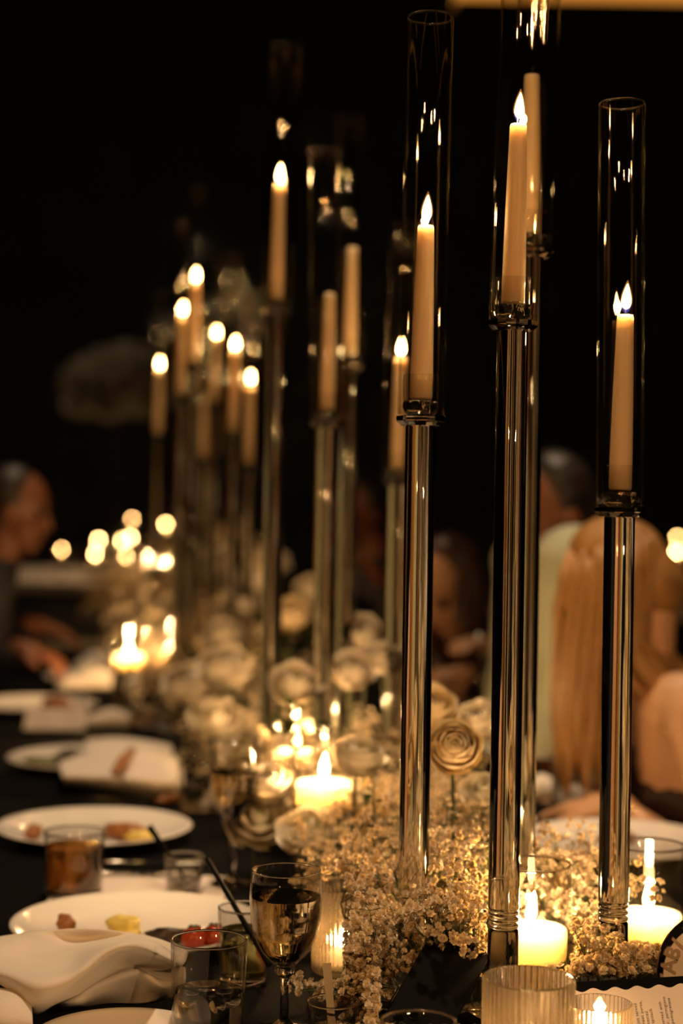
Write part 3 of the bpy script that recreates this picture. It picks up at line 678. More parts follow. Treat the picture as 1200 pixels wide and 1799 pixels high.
o = MB().tube([T(200, 1358, .062), T(216, 1338, .070), T(232, 1318, .056)], [0.006, 0.011, 0.008], 8).build('bread_stick', 'food_brown'); tag(o, 'golden brown bread stick lying on the folded second napkin', 'bread')
def small_napkin(px, py, wx, wy, h, rz, label):
    p = T(px, py, 0.0); m_ = MB(); r_ = random.Random(int(px))
    rows = []
    for i in range(9):
        row = []
        for j in range(13):
            u, v_ = j / 12 - 0.5, i / 8 - 0.5
            e = (1 - (2 * abs(u)) ** 4) * (1 - (2 * abs(v_)) ** 4)
            row.append(Vector((u * wx, v_ * wy, 0.004 + h * e * (0.75 + 0.25 * math.sin(9 * u + 3 * v_ + px)))))
        rows.append(row)
    m_.grid(rows); o = m_.build('cloth_napkin', 'napkin'); o.location = (p.x, p.y, TAB + 0.001); o.rotation_euler = (0, 0, rz); solid(o, 0.002); tag(o, label, 'napkin')
small_napkin(158, 1208, 0.19, 0.12, 0.055, 0.2, 'crumpled white napkin beyond the second napkin, beside the brown roast')
small_napkin(196, 1272, 0.15, 0.10, 0.030, -0.1, 'small folded white napkin right of the far place card')
small_napkin(178, 1175, 0.17, 0.12, 0.05, 0.3, 'white napkin heaped near the far guest hands on the left')
small_napkin(985, 1402, 0.13, 0.10, 0.045, -0.2, 'grey white folded napkin lying at the right edge of the table behind the sprays')
small_napkin(945, 1318, 0.08, 0.06, 0.06, 0.0, 'white napkin bunched by the hands of the man in the sage shirt')
small_napkin(800, 1192, 0.12, 0.16, 0.05, 0.4, 'pale napkin lying on the right before the brown haired woman')

# ------------------------------------------------------------------ menu cards
def scallop_card(wd, dp, nx, amp, top_only=True):
    m_ = MB(); n = nx * 10; top = []; bot = []
    for k in range(n + 1):
        x = -wd / 2 + wd * k / n
        top.append(Vector((x, dp / 2 + amp * math.cos(2 * PI * k / 10), 0.0))); bot.append(Vector((x, -dp / 2, 0.0)))
    m_.grid([bot, top]); return m_
p = T(240, 1580, 0.0)
mc = thing('menu_card', 'white menu card with a scalloped edge lying behind the first plate', 'menu', (p.x, p.y + 0.045, TAB + 0.0016), 0.0)
o = scallop_card(0.235, 0.19, 14, 0.0025).build('card', 'paper', mc, False); solid(o, 0.0006)
p = T(98, 1280, 0.0)
mc = thing('menu_card', 'pale blank card leaning low beyond the third plate', 'menu', (p.x, p.y, TAB + 0.022), 0.0, rot=(R(30), 0, 0.05))
o = scallop_card(0.14, 0.08, 10, 0.001).build('card', 'paper', mc, False); solid(o, 0.001)
# the leaning black menu board with its cream scalloped sheet
pl_, pr_ = P(1006, 1725, 1.735), P(1215, 1714, 1.735)
ux = (pr_ - pl_).normalized(); tiltm = R(50)
back = Vector((0, 0, 1)).cross(ux).normalized()          # points away from the camera
up = (Vector((0, 0, 1)) * math.sin(tiltm) + back * math.cos(tiltm)); up = (up - ux * up.dot(ux)).normalized(); nrm = ux.cross(up)
side = 0.118; W = 0.20
M = Matrix(((ux.x, up.x, nrm.x, 0), (ux.y, up.y, nrm.y, 0), (ux.z, up.z, nrm.z, 0), (0, 0, 0, 1)))
zc_ = pl_.z - TAB
side = zc_ / up.z - 0.002
org = pl_ + ux * (W / 2 - 0.004) - up * (side / 2)
mb_ = thing('menu_board', 'black menu board with a scalloped cream sheet of sideways text, leaning before the table sign', 'menu')
mb_.matrix_world = Matrix.Translation(org) @ M
MB().box((0, 0, -0.0015), (W, side, 0.003)).build('board', 'black_board', mb_, False)
m_ = MB(); n = 9 * 12; pw = W - 0.006; top = []; bot = []
ps = 0.0222
for k in range(n + 1):
    x = -pw / 2 + pw * k / n
    top.append(Vector((x, side / 2 - 0.0098 + 0.0019 * math.cos(2 * PI * (x + pw / 2 - 0.0205) / ps), 0.0006))); bot.append(Vector((x, -side / 2 + 0.006, 0.0006)))
m_.grid([bot, top]); o = m_.build('sheet', 'paper', mb_, False)
def text_on(parent, s, x, y, size, rz, mat, z=0.0009, ext=0.0, align='RIGHT', off=0.0):
    c = bpy.data.curves.new('lettering', 'FONT'); c.body = s; c.size = size; c.extrude = ext; c.offset = off; c.align_x = align; c.align_y = 'CENTER'
    c.resolution_u = 2; c.space_character = 1.12
    c.materials.append(MAT[mat]); o = bpy.data.objects.new('lettering', c); COL.objects.link(o)
    bpy.context.view_layer.update()
    me = bpy.data.meshes.new_from_object(o.evaluated_get(bpy.context.evaluated_depsgraph_get())); bpy.data.objects.remove(o); bpy.data.curves.remove(c)
    o = put('lettering', me, parent); o.location = (x, y, z); o.rotation_euler = (0, 0, rz); return o
x0 = pl_
def mx(px): return (px - 1006) / 3000 * 1.735 - W / 2 + 0.004
for px, top_y, s in ((1084, 1758, 's'), (1101, 1760, 'organic'), (1109, 1761, 'and jus served'), (1118, 1757, 'celery root puree,'), (1126, 1774, 'roasted'), (1134, 1770, 'and spinach'),
                     (1152, 1758, '(v) served with'), (1160, 1750, 'butter, parmigiano'), (1168, 1752, 'and a pomegranate')):
    yb = 1725 - (px - 1006) * 0.0526
    y = side / 2 - (top_y - yb) / 3000 * 1.72 / 0.90
    text_on(mb_, s, mx(px), y, 0.0046, R(90), 'ink')

# ------------------------------------------------------------------ round table sign
c_ = P(1253, 1708, 1.775); RS = 0.0585
sg_ = thing('table_sign', 'round mirrored table sign with cream face and tan capital letters, cut by the right edge', 'sign')
sg_.matrix_world = Matrix.Translation((c_.x, c_.y, TAB + RS + 0.006)) @ Matrix.Rotation(R(90), 4, 'X')
m_ = MB().lathe([(0, -0.003), (RS - 0.001, -0.003), (RS, -0.002), (RS, 0.0), (RS - 0.001, 0.001), (0, 0.001)], 72); o = m_.build('disc', 'sign_mirror', sg_); sharp(o, 30)
o = MB().lathe([(0, 0.0012), (RS * 0.90, 0.0012), (RS * 0.90, 0.0024), (0, 0.0024)], 72, loc=(0.0005, -0.0055, 0)).build('face', 'sign_cream', sg_); sharp(o, 30)
MB().box((0, -RS - 0.001, -0.004), (0.05, 0.008, 0.03)).build('foot', 'black_board', sg_, False)
for k, ch in enumerate('TABLE'):
    a = R(190 - k * 17.0); rr = RS * 0.80
    text_on(sg_, ch, rr * math.cos(a) + 0.0005, rr * math.sin(a) - 0.004, 0.0225, a - R(90), 'sign_letter', 0.0026, 0.0007, 'CENTER', 0.0005)

# ------------------------------------------------------------------ phone
tl = P(766, 1624, 1.83); v1 = Vector((0.058, -0.012, -0.028)).normalized(); bl = P(666, 1800, 1.715)
v2 = (bl - tl).normalized(); v1 = (v1 - v2 * v1.dot(v2)).normalized(); nn = v2.cross(v1).normalized()
if nn.y > 0: nn = -nn
PW, PL, PT = 0.066, 0.150, 0.009
ctr = tl + v1 * PW / 2 + v2 * PL / 2
ph = thing('phone', 'black phone in a dark case leaning face down on the sprays', 'phone')
M = Matrix(((v1.x, v2.x, nn.x, 0), (v1.y, v2.y, nn.y, 0), (v1.z, v2.z, nn.z, 0), (0, 0, 0, 1)))
if M.determinant() < 0: M = Matrix(((v1.x, -v2.x, nn.x, 0), (v1.y, -v2.y, nn.y, 0), (v1.z, -v2.z, nn.z, 0), (0, 0, 0, 1))); flip = -1
else: flip = 1
ph.matrix_world = Matrix.Translation(ctr) @ M
def rrect(w_, l_, r_, z, n=6):
    out = []
    for cx, cy_, a0 in ((w_ / 2 - r_, l_ / 2 - r_, 0), (-w_ / 2 + r_, l_ / 2 - r_, 90), (-w_ / 2 + r_, -l_ / 2 + r_, 180), (w_ / 2 - r_, -l_ / 2 + r_, 270)):
        for k in range(n + 1):
            a = R(a0 + 90 * k / n); out.append(Vector((cx + r_ * math.cos(a), cy_ + r_ * math.sin(a), z)))
    return out
def slab(w_, l_, r_, z0, z1, b):
    rs = [rrect(w_ - 2 * b, l_ - 2 * b, r_ - b, z0), rrect(w_, l_, r_, z0 + b), rrect(w_, l_, r_, z1 - b), rrect(w_ - 2 * b, l_ - 2 * b, r_ - b, z1)]
    n = len(rs[0]); m_ = MB(); v = [p for r in rs for p in r]; f = [tuple(range(n - 1, -1, -1)), tuple(3 * n + k for k in range(n))]
    for i in range(3):
        for k in range(n): f.append((i * n + k, i * n + (k + 1) % n, (i + 1) * n + (k + 1) % n, (i + 1) * n + k))
    return m_.add(v, f)
o = slab(PW, PL, 0.010, -PT / 2, PT / 2, 0.0016).build('phone_case', 'phone_black', ph); sharp(o, 35)
o = slab(0.028, 0.030, 0.007, PT / 2, PT / 2 + 0.0014, 0.0006).build('camera_bump', 'phone_black', ph); o.location = (-PW / 2 + 0.019, flip * (PL / 2 - 0.020), 0); sharp(o, 35)
for k in range(2):
    o = MB().lathe([(0, 0), (0.0055, 0), (0.0058, 0.0012), (0.0050, 0.0016), (0, 0.0012)], 20).build('camera_lens', 'lens_black', ph); o.location = (-PW / 2 + 0.013 + 0.012 * k, flip * (PL / 2 - 0.014 - 0.012 * k), PT / 2 + 0.0014)
o = MB().box((PW / 2 + 0.0004, flip * -0.022, 0), (0.0012, 0.016, 0.0024)).build('side_button', 'phone_black', ph, False)

# ------------------------------------------------------------------ flowers: ranunculus and roses, petal by petal
def petal_mesh(key, r, ph0, ph1, halfw, curl, mat, wav):
    def mk():
        rows = []
        for i in range(7):
            v = i / 6; ph_ = R(ph0 + (ph1 - ph0) * v); row = []
            wv = halfw * (0.45 + 0.55 * math.sin(PI * min(1, 0.12 + 0.62 * v))) * (1.0 if v < 0.85 else 0.86)
            for j in range(7):
                u = (j / 6 - 0.5) * 2; th = R(wv * u)
                rad = r * (1 + curl * v ** 3 + wav * math.sin(3.1 * u + 5 * v + r * 900) * v + 0.05 * u * v)
                ph2 = ph_ - R(9) * (abs(u) ** 2.5) * v
                row.append(Vector((rad * math.sin(ph2) * math.cos(th), rad * math.sin(ph2) * math.sin(th), -rad * math.cos(ph2))))
            rows.append(row)
        me_ = MB().grid(rows).mesh('petal', mat); at_ = me_.attributes.new('tip', 'FLOAT', 'POINT')
        at_.data.foreach_set('value', [i / 6 for i in range(7) for j in range(7)]); return me_
    return cached(key, mk)
def blossom(root, Rr, kind, mat):
    # layers of petals from the tight heart outwards; the flower looks up its own z axis
    lay = {'ranunculus': [(0.20, 160, 3, 95), (0.33, 148, 4, 85), (0.46, 138, 4, 80), (0.60, 128, 5, 70), (0.74, 118, 5, 66), (0.87, 106, 6, 58), (1.0, 92, 7, 52)],
           'rose': [(0.20, 160, 3, 100), (0.34, 150, 3, 90), (0.50, 138, 4, 80), (0.68, 120, 5, 66), (0.86, 102, 5, 62), (1.0, 86, 6, 56)],
           'open': [(0.30, 150, 4, 60), (0.55, 118, 5, 50), (0.78, 98, 6, 44), (1.0, 86, 7, 38)]}[kind]
    k = 0
    for li, (rr, ph1, n, hw) in enumerate(lay):
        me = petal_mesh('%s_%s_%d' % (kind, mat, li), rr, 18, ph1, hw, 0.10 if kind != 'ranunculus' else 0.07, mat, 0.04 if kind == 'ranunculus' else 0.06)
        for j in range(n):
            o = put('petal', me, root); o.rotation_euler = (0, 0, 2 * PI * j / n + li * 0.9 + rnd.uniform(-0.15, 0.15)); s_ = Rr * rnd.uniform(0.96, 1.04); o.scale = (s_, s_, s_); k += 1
    o = put('heart', cached('heart', lambda: MB().blob((0, 0, 0.02), (0.17, 0.17, 0.15), 12, 8).mesh('heart', 'petal_heart')), root); o.scale = (Rr, Rr, Rr)
    o = put('calyx', cached('calyx', lambda: MB().lathe([(0, -1.06), (0.16, -1.04), (0.30, -0.99), (0.2, -0.93), (0, -0.92)], 10).mesh('calyx', 'green_stem')), root); o.scale = (Rr, Rr, Rr)
FLOWERS = [  # column, row, distance, radius, kind, petals, words
    (799, 1310, 2.08, .0325, 'ranunculus', 'petal_cream', 'cream ranunculus facing us between the two left front candlesticks'),
    (632, 1322, 2.30, .034, 'rose', 'petal_white', 'ruffled white rose right of the tall candle vase'),
    (760, 1238, 2.42, .036, 'rose', 'petal_cream', 'yellowish cream rose right behind the ranunculus'),
    (838, 1262, 2.50, .036, 'rose', 'petal_white', 'white rose at the upper right of the ranunculus'),
    (850, 1385, 2.22, .030, 'open', 'petal_white', 'white bloom low at the right of the ranunculus stem'),
    (455, 1432, 2.40, .046, 'open', 'petal_white', 'open greenish white flower left of the tall candle vase'),
    (540, 1450, 2.28, .040, 'open', 'petal_white', 'open white flower at the foot of the tall candle vase'),
    (470, 1372, 2.42, .034, 'rose', 'petal_white', 'white rose above the open greenish white flower'),
    (520, 1196, 2.75, .040, 'rose', 'petal_white', 'white rose over dark leaves at the left second cluster foot'),
    (636, 1108, 3.00, .032, 'ranunculus', 'petal_white', 'round white ranunculus highest right of the second cluster'),
    (670, 1150, 2.92, .034, 'rose', 'petal_white', 'white rose below the highest round ranunculus'),
    (620, 1172, 2.85, .036, 'rose', 'petal_white', 'white rose between the second cluster rods'),
    (395, 1165, 3.15, .050, 'rose', 'petal_white', 'large blurred white rose left of the second cluster'),
    (325, 1195, 3.30, .044, 'rose', 'petal_white', 'blurred white rose left of the largest blurred rose'),
    (380, 1255, 2.95, .044, 'open', 'petal_white', 'blurred white flower beneath the largest blurred rose'),
    (430, 1310, 2.75, .040, 'open', 'petal_white', 'blurred white flower above the blurred wine glass'),
    (510, 1075, 3.55, .040, 'rose', 'petal_cream', 'cream rose seen between the second cluster rods, upper left'),
    (545, 1030, 3.80, .036, 'rose', 'petal_white', 'small white rose above the cream one of the second cluster'),
    (425, 1055, 4.10, .046, 'rose', 'petal_white', 'blurred white rose at the feet of the third cluster, on its right'),
    (345, 1080, 4.30, .044, 'rose', 'petal_cream', 'blurred cream rose behind the brightest far vase'),
    (390, 1110, 3.80, .046, 'rose', 'petal_white', 'blurred white rose in front of the third cluster feet'),
    (480, 985, 4.60, .046, 'rose', 'petal_white', 'far white rose right of the third cluster'),
    (385, 985, 5.40, .05, 'rose', 'petal_white', 'far white rose at the feet of the farthest cluster'),
    (320, 1020, 5.70, .05, 'rose', 'petal_cream', 'far cream rose left of the farthest cluster'),
    (440, 962, 5.60, .055, 'rose', 'petal_white', 'far white rose at the right of the farthest cluster feet'),
    (362, 945, 6.20, .055, 'rose', 'petal_white', 'far white rose above the cream one of the farthest cluster'),
    (412, 935, 6.60, .055, 'rose', 'petal_cream', 'far cream rose behind the farthest cluster'),
    (310, 962, 6.90, .055, 'rose', 'petal_white', 'far white rose beside the light near the far end'),
    (450, 1010, 5.00, .050, 'rose', 'petal_white', 'far white rose between the third and farthest clusters'),
    (268, 1010, 6.60, .05, 'rose', 'petal_white', 'white rose near the far end of the table'),
]
CAMP = CM.translation
for px, py, d, r, kind, mat, words in FLOWERS:
    p = P(px, py, d); toc = (CAMP - p); toc.z = 0; toc.normalize()
    tl_ = R(62 if kind == 'ranunculus' else rnd.uniform(25, 50))
    ax = (Vector((0, 0, 1)) * math.cos(tl_) + (toc + Vector((rnd.uniform(-.3, .3), 0, 0))).normalized() * math.sin(tl_)).normalized()
    q = ax.to_track_quat('Z', 'Y')
    t = thing('ranunculus' if kind == 'ranunculus' else ('rose' if kind == 'rose' else 'open_blossom'), words, 'flower', p, 0, 'white and cream blooms of the table runner')
    t.rotation_mode = 'QUATERNION'; t.rotation_quaternion = q
    blossom(t, r, kind, mat)
    inv = q.to_matrix().inverted()
    e = Vector((p.x + rnd.uniform(-.01, .01), p.y + 0.02, TAB + 0.004)) - p; b0 = -ax * r * 1.02
    pts = [inv @ b0, inv @ (b0 - ax * r * 0.7 + Vector((0, 0, -0.008))), inv @ (b0 * 0.6 + e * 0.55), inv @ e]
    MB().tube([catmull(*[pts[max(0, min(3, i + k))] for k in (-1, 0, 1, 2)], s_ / 4) for i in range(3) for s_ in range(4)] + [pts[3]], [0.0026] * 13, 7).build('stem', 'green_stem', t)
# leaves under some blooms
def leaf_mesh():
    rows = []
    for i in range(7):
        v = i / 6; wv = 0.22 * math.sin(PI * min(1, 0.06 + v * 0.94)) ** 0.8
        rows.append([Vector((u * wv, v, 0.10 * abs(u) * math.sin(PI * v) - 0.25 * v * v)) for u in (-1, -0.5, 0, 0.5, 1)])
    return MB().grid(rows).mesh('leaf', 'leaf_green')
def leaf_sprig(px, py, d, n, L, label):
    p = P(px, py, d); t = thing('leaf_sprig', label, 'foliage', (p.x, p.y, p.z), 0, 'green leaf sprigs in the runner')
    MB().tube([(0, 0, 0.01), (0.004, 0.004, (TAB - p.z) * 0.5), (0, 0.01, TAB - p.z + 0.002)], [0.0012, 0.0018, 0.002], 6).build('stem', 'green_stem', t)
    for k in range(n):
        o = put('leaf', cached('leaf', leaf_mesh), t); s_ = L * rnd.uniform(0.7, 1.1); o.scale = (s_, s_, s_)
        o.location = (0, 0, -0.012 * k * 0.7); o.rotation_euler = (R(rnd.uniform(-10, 35)), R(rnd.uniform(-15, 15)), k * 2.4 + rnd.random())
leaf_sprig(510, 1240, 2.66, 7, 0.055, 'dark green leaves under the white rose of the second cluster')
leaf_sprig(655, 1385, 2.12, 3, 0.028, 'dark leaf tip above the left front sprays')
leaf_sprig(585, 1265, 2.75, 6, 0.05, 'leaves behind the tall candle vase')
leaf_sprig(330, 1135, 3.7, 6, 0.06, 'dark leaves right of the brightest far vase')
leaf_sprig(470, 1140, 3.3, 6, 0.055, 'leaves left of the second cluster rods')
leaf_sprig(410, 1215, 3.05, 6, 0.05, 'leaves between the two large blurred flowers on the left')

# ------------------------------------------------------------------ baby's breath
def floret_mesh(seed):
    def mk():
        r_ = random.Random(seed); m_ = MB()
        for n, el, L in ((6, 8, 1.0), (5, 40, 0.92), (4, 68, 0.72)):
            for k in range(n):
                a = 2 * PI * (k + 0.5 * (n % 2)) / n + r_.uniform(-.2, .2); e = R(el + r_.uniform(-10, 10)); hw = 0.70 * L * PI / n
                ca, sa = math.cos(a), math.sin(a)
                def pt(l, s_, lift=0.0): return Vector((ca * l * math.cos(e) - sa * s_, sa * l * math.cos(e) + ca * s_, l * math.sin(e) + lift))
                v = [pt(0.08, 0), pt(0.62 * L, -hw), pt(0.62 * L, hw), pt(L, -hw * 0.72, 0.08), pt(L, hw * 0.72, 0.08)]
                m_.add(v, [(0, 1, 2), (1, 3, 4, 2)])
        m_.lathe([(0, -0.55), (0.20, -0.30), (0.28, 0.02)], 5)
        return m_
    return cached('floretmb%d' % seed, mk)
FM = [floret_mesh(k) for k in range(3)]
FME = [m_.mesh('floret', 'floret', False) for m_ in FM]
# sight lines kept open, as in the photograph the candle, phone, glasses and card are not covered
WIN = [(540, 602, 1538, 1720, 1.95), (532, 640, 1684, 1800, 1.74), (868, 1004, 1528, 1692, 1.86), (668, 862, 1632, 1800, 1.80), (1094, 1200, 1590, 1652, 2.02), (430, 556, 1500, 1800, 1.80), (1010, 1200, 1716, 1800, 1.9), (845, 1008, 1690, 1800, 1.7), (1148, 1200, 1620, 1720, 1.78), (752, 846, 1264, 1362, 2.05), (500, 600, 1290, 1420, 2.38)]
CMI = CM.inverted()
def proj(p):
    q = CMI @ p; d = -q.z; return 600 + q.x / d * F, 899.5 - q.y / d * F, d
def floret_ok(p, win=True, pad=0.003):
    if p.z < TAB + 0.004: return False
    for x, y, r, h in OBST:
        if p.z < TAB + h and (p.x - x) ** 2 + (p.y - y) ** 2 < (r + pad) ** 2: return False
    if win:
        q = proj(p)
        for a, b, c, e, dd in WIN:
            if a - 4 < q[0] < b + 4 and c - 4 < q[1] < e + 4 and q[2] < dd: return False
    return True
def spray(base, h, rad, n, seed, fr=0.0038, lean=(0, 0), win=True):
    r_ = random.Random(seed); stems = MB(); fl = []
    hub = [base + Vector((lean[0] * 0.3 + r_.uniform(-.006, .006), lean[1] * 0.3 + r_.uniform(-.006, .006), h * f_)) for f_ in (0.28, 0.45, 0.58)]
    stems.tube([base, hub[0], hub[1], hub[2]], [0.0011, 0.001, 0.0009, 0.0007], 4, False)
    tries = 0
    while len(fl) < n and tries < n * 3:
        tries += 1
        th = r_.random() * 2 * PI; u = r_.uniform(-0.75, 1.0); k = r_.random() ** 0.4; cr = math.sqrt(max(0, 1 - u * u))
        node = base + Vector((lean[0] + rad * k * cr * math.cos(th), lean[1] + rad * k * cr * math.sin(th), h * 0.60 + h * 0.37 * k * u))
        if not floret_ok(node, win): continue
        hb = hub[0 if node.z < base.z + h * 0.5 else (1 if node.z < base.z + h * 0.75 else 2)]
        midp = (hb + node) / 2 + Vector((0, 0, -0.006))
        if floret_ok(midp, win): stems.tube([hb, midp, node + Vector((0, 0, -0.006))], [0.0006, 0.0005, 0.0004], 3, False)
        for q in range(r_.choice((2, 3, 4, 5))):
            c = node + Vector((r_.gauss(0, 0.008), r_.gauss(0, 0.008), r_.gauss(0, 0.006)))
            if not floret_ok(c, win): continue
            dv = (c - hb).normalized() * 0.6 + Vector((r_.uniform(-.6, .6), r_.uniform(-.9, .3), r_.uniform(0, .9)))
            fl.append((c, dv.normalized(), fr * r_.uniform(0.62, 1.15), r_.random() * 6, r_.randrange(3)))
            stems.tube([node + Vector((0, 0, -0.006)), c - dv.normalized() * 0.002], 0.0003, 3, False)
    return stems, fl
def fmat(c, dv, s_, tw): return Matrix.Translation(c) @ dv.to_track_quat('Z', 'Y').to_matrix().to_4x4() @ Matrix.Rotation(tw, 4, 'Z') @ Matrix.Scale(s_, 4)
def mass(name, label, specs, win=True):
    t = thing(name, label, 'flowers', (0, 0, 0)); t['kind'] = 'stuff'
    S = MB(); Fl = MB()
    for sp in specs:
        st, fl = spray(*sp, win=win); S.merge(st)
        for c, dv, s_, tw, k in fl: Fl.merge(FM[k], fmat(c, dv, s_, tw))
    b0 = specs[0][0]; t.location = (b0.x, b0.y, TAB); off = Matrix.Translation((-b0.x, -b0.y, -TAB))
    S.v = [off @ p for p in S.v]; Fl.v = [off @ p for p in Fl.v]
    o = Fl.build('florets', 'floret', t, False); o['kind'] = 'stuff'
    o = S.build('stems', 'green_stem', t, False); o['kind'] = 'stuff'
NEAR = [  # column of foot, distance, row of the top, radius, florets, label
    (788, 1.835, 1612, .040, 70, 'white spray nodding over the top of the black phone', 0),
    (845, 1.735, 1730, .030, 55, 'small white spray between the phone and the large ribbed glass', 0),
    (655, 1.775, 1560, .045, 120, 'white spray left of the left front candlestick foot', 0),
    (612, 1.800, 1640, .042, 110, 'white spray beside the glowing ribbed glass', 0),
    (640, 1.725, 1700, .042, 100, 'lowest white spray, above the tiny glass dish', 0),
    (600, 1.900, 1478, .050, 120, 'white spray reaching up left over the glowing ribbed glass', 0),
    (775, 1.800, 1500, .048, 130, 'white spray just right of the left front candlestick', 0),
    (830, 1.815, 1520, .045, 120, 'yellow lit white spray left of the middle front candlestick', 0),
    (1035, 1.790, 1610, .042, 110, 'white spray right of the floating candle vase', 0),
    (1115, 1.800, 1640, .038, 90, 'low white spray before the right candle vase', 0),
    (1090, 1.930, 1500, .045, 60, 'thin white spray beside the rim of the right candle vase', 0),
    (1075, 2.000, 1382, .030, 40, 'highest thin white spray behind the right front candlestick', 0),
]
for i, (px, d, ty, rad, n, words, _) in enumerate(NEAR):
    b = G(px, d); h = max(0.05, P(px, ty, d).z - TAB)
    if 'phone' in words and 'over' in words:
        tp = P(800, 1655, 1.785); st, fl = spray(b, h, rad, n, 100 + i, 0.0042, (0.004, -0.035))
        # the nodding tips lie over the phone's upper edge
        r_ = random.Random(5)
        for k in range(22):
            c = P(r_.uniform(762, 862), 0, 1) ; cx, cyy = r_.choice(((778, 1640), (792, 1650), (815, 1655), (805, 1640), (830, 1658), (770, 1630), (815, 1668)))
            c = P(cx + r_.gauss(0, 7), cyy + r_.gauss(0, 7), 1.765 + r_.uniform(-.006, .004))
            fl.append((c, Vector((r_.uniform(-.5, .5), -1, r_.uniform(-.2, .5))).normalized(), 0.0042 * r_.uniform(.8, 1.1), r_.random() * 6, r_.randrange(3)))
            st.tube([b + Vector((0, 0, h * 0.75)), c + Vector((0, 0.01, 0.012)), c], [0.0006, 0.0005, 0.0003], 3, False)
    else: st, fl = spray(b, h, rad, n, 100 + i, 0.0052)
    t = thing('babys_breath_spray', words.replace('white spray', "baby's breath spray of tiny white florets"), 'flowers', b, 0, "baby's breath sprays")
    off = Matrix.Translation(-b)
    st.v = [off @ p for p in st.v]; st.build('stems', 'green_stem', t, False)
    for c, dv, s_, tw, k in fl:
        o = put('floret', FME[k], t); o.matrix_local = off @ fmat(c, dv, s_, tw)
def fill(seed, n, d0, d1, off0, off1, h0, h1, rad, nf, fr):
    r_ = random.Random(seed); out = []
    for k in range(n):
        d = d0 + (d1 - d0) * (k + r_.random()) / n; x = CX(d) + r_.uniform(off0, off1)
        out.append((Vector((x, d, TAB + 0.001)), r_.uniform(h0, h1), rad * r_.uniform(0.85, 1.2), nf, seed * 1000 + k, fr))
    return out
def at_list(seed, L, nf, fr, rad):
    return [(G(px, d), max(0.05, P(px, ty, d).z - TAB), rad, nf, seed * 100 + k, fr) for k, (px, d, ty) in enumerate(L)]
mass('babys_breath', "white baby's breath massed left of the left front candlestick",
     at_list(1, [(690, 1.88, 1500), (660, 1.93, 1470), (700, 2.0, 1395), (640, 2.0, 1440), (620, 1.86, 1560), (660, 1.83, 1620), (590, 1.84, 1690), (690, 1.78, 1660), (570, 1.99, 1500), (660, 2.08, 1400), (625, 1.75, 1690), (690, 1.72, 1760), (640, 1.70, 1775)], 70, 0.0050, 0.054))
mass('babys_breath', "white baby's breath massed between the left and middle front candlesticks",
     at_list(2, [(760, 1.92, 1440), (800, 1.9, 1470), (840, 1.92, 1460), (770, 2.02, 1385), (820, 2.02, 1400), (860, 2.0, 1420), (790, 1.85, 1560), (840, 1.83, 1590), (750, 1.80, 1600), (875, 1.95, 1480), (900, 2.05, 1450), (800, 2.1, 1400), (865, 1.72, 1740), (850, 1.70, 1760)], 72, 0.0050, 0.052))
mass('babys_breath', "white baby's breath massed right of the floating candle vase",
     at_list(3, [(960, 2.05, 1440), (1000, 2.0, 1480), (1040, 2.0, 1450), (980, 2.15, 1415), (1030, 2.15, 1425), (1020, 1.92, 1540), (1060, 1.9, 1580), (1030, 1.86, 1600), (1055, 1.82, 1640), (1090, 1.84, 1640), (1020, 1.78, 1680), (1060, 1.77, 1680), (1140, 1.86, 1655), (1120, 1.8, 1680), (930, 2.1, 1460), (985, 1.99, 1520), (1145, 1.82, 1690)], 72, 0.0050, 0.052))
mass('babys_breath', "blurred baby's breath around the tall candle vase and the cream ranunculus", fill(4, 34, 2.12, 2.8, -0.13, 0.16, 0.13, 0.20, 0.06, 75, 0.0046), False)
mass('babys_breath', "blurred baby's breath at the feet of the second cluster", fill(5, 30, 2.75, 3.5, -0.17, 0.14, 0.12, 0.20, 0.07, 65, 0.0050), False)
mass('babys_breath', "blurred baby's breath between the second and third clusters", fill(6, 26, 3.4, 4.6, -0.16, 0.14, 0.12, 0.20, 0.08, 60, 0.0055), False)
mass('babys_breath', "far baby's breath at the feet of the farthest cluster", fill(7, 34, 4.4, 6.4, -0.18, 0.20, 0.18, 0.34, 0.10, 70, 0.0065), False)
mass('babys_breath', "far baby's breath at the end of the long table", fill(8, 20, 6.2, 8.2, -0.18, 0.20, 0.20, 0.36, 0.11, 60, 0.0075), False)

# ------------------------------------------------------------------ guests
def chair(loc, rz, label):
    t = thing('banquet_chair', label, 'chair', loc, rz, 'dark chairs of the guests')
    m_ = MB().box((0, 0, 0.435), (0.42, 0.42, 0.045)); o = m_.build('seat', 'black_suit', t, False)
    k = o.modifiers.new('b', 'BEVEL'); k.width = 0.012; k.segments = 2
    for sx in (-1, 1):
        MB().tube([(sx * 0.18, 0.18, 0.41), (sx * 0.19, 0.19, 0.0)], [0.018, 0.013], 8).build('leg', 'dark_wood', t)
        MB().tube([(sx * 0.18, -0.19, 0.41), (sx * 0.19, -0.23, 0.0)], [0.018, 0.013], 8).build('leg', 'dark_wood', t)
        MB().tube([(sx * 0.18, -0.20, 0.41), (sx * 0.18, -0.27, 0.88)], [0.017, 0.013], 8).build('back_post', 'dark_wood', t)
    rows = [[Vector((x, -0.225 - 0.045 * v + 0.02 * (x / 0.17) ** 2 - 0.02, 0.56 + 0.30 * v)) for x in (-0.17, -0.085, 0, 0.085, 0.17)] for v in (0, 0.5, 1)]
    o = MB().grid(rows).build('back_panel', 'black_suit', t); solid(o, 0.02)
    return t
def ik(a, b, l1, l2, pole):
    a, b = Vector(a), Vector(b); d = b - a; L = min(d.length, (l1 + l2) * 0.995); dv = d.normalized()
    b = a + dv * L; x = (l1 * l1 - l2 * l2 + L * L) / (2 * L); y = math.sqrt(max(0, l1 * l1 - x * x))
    pl = Vector(pole); pl = (pl - dv * pl.dot(dv)).normalized(); return a + dv * x + pl * y, b
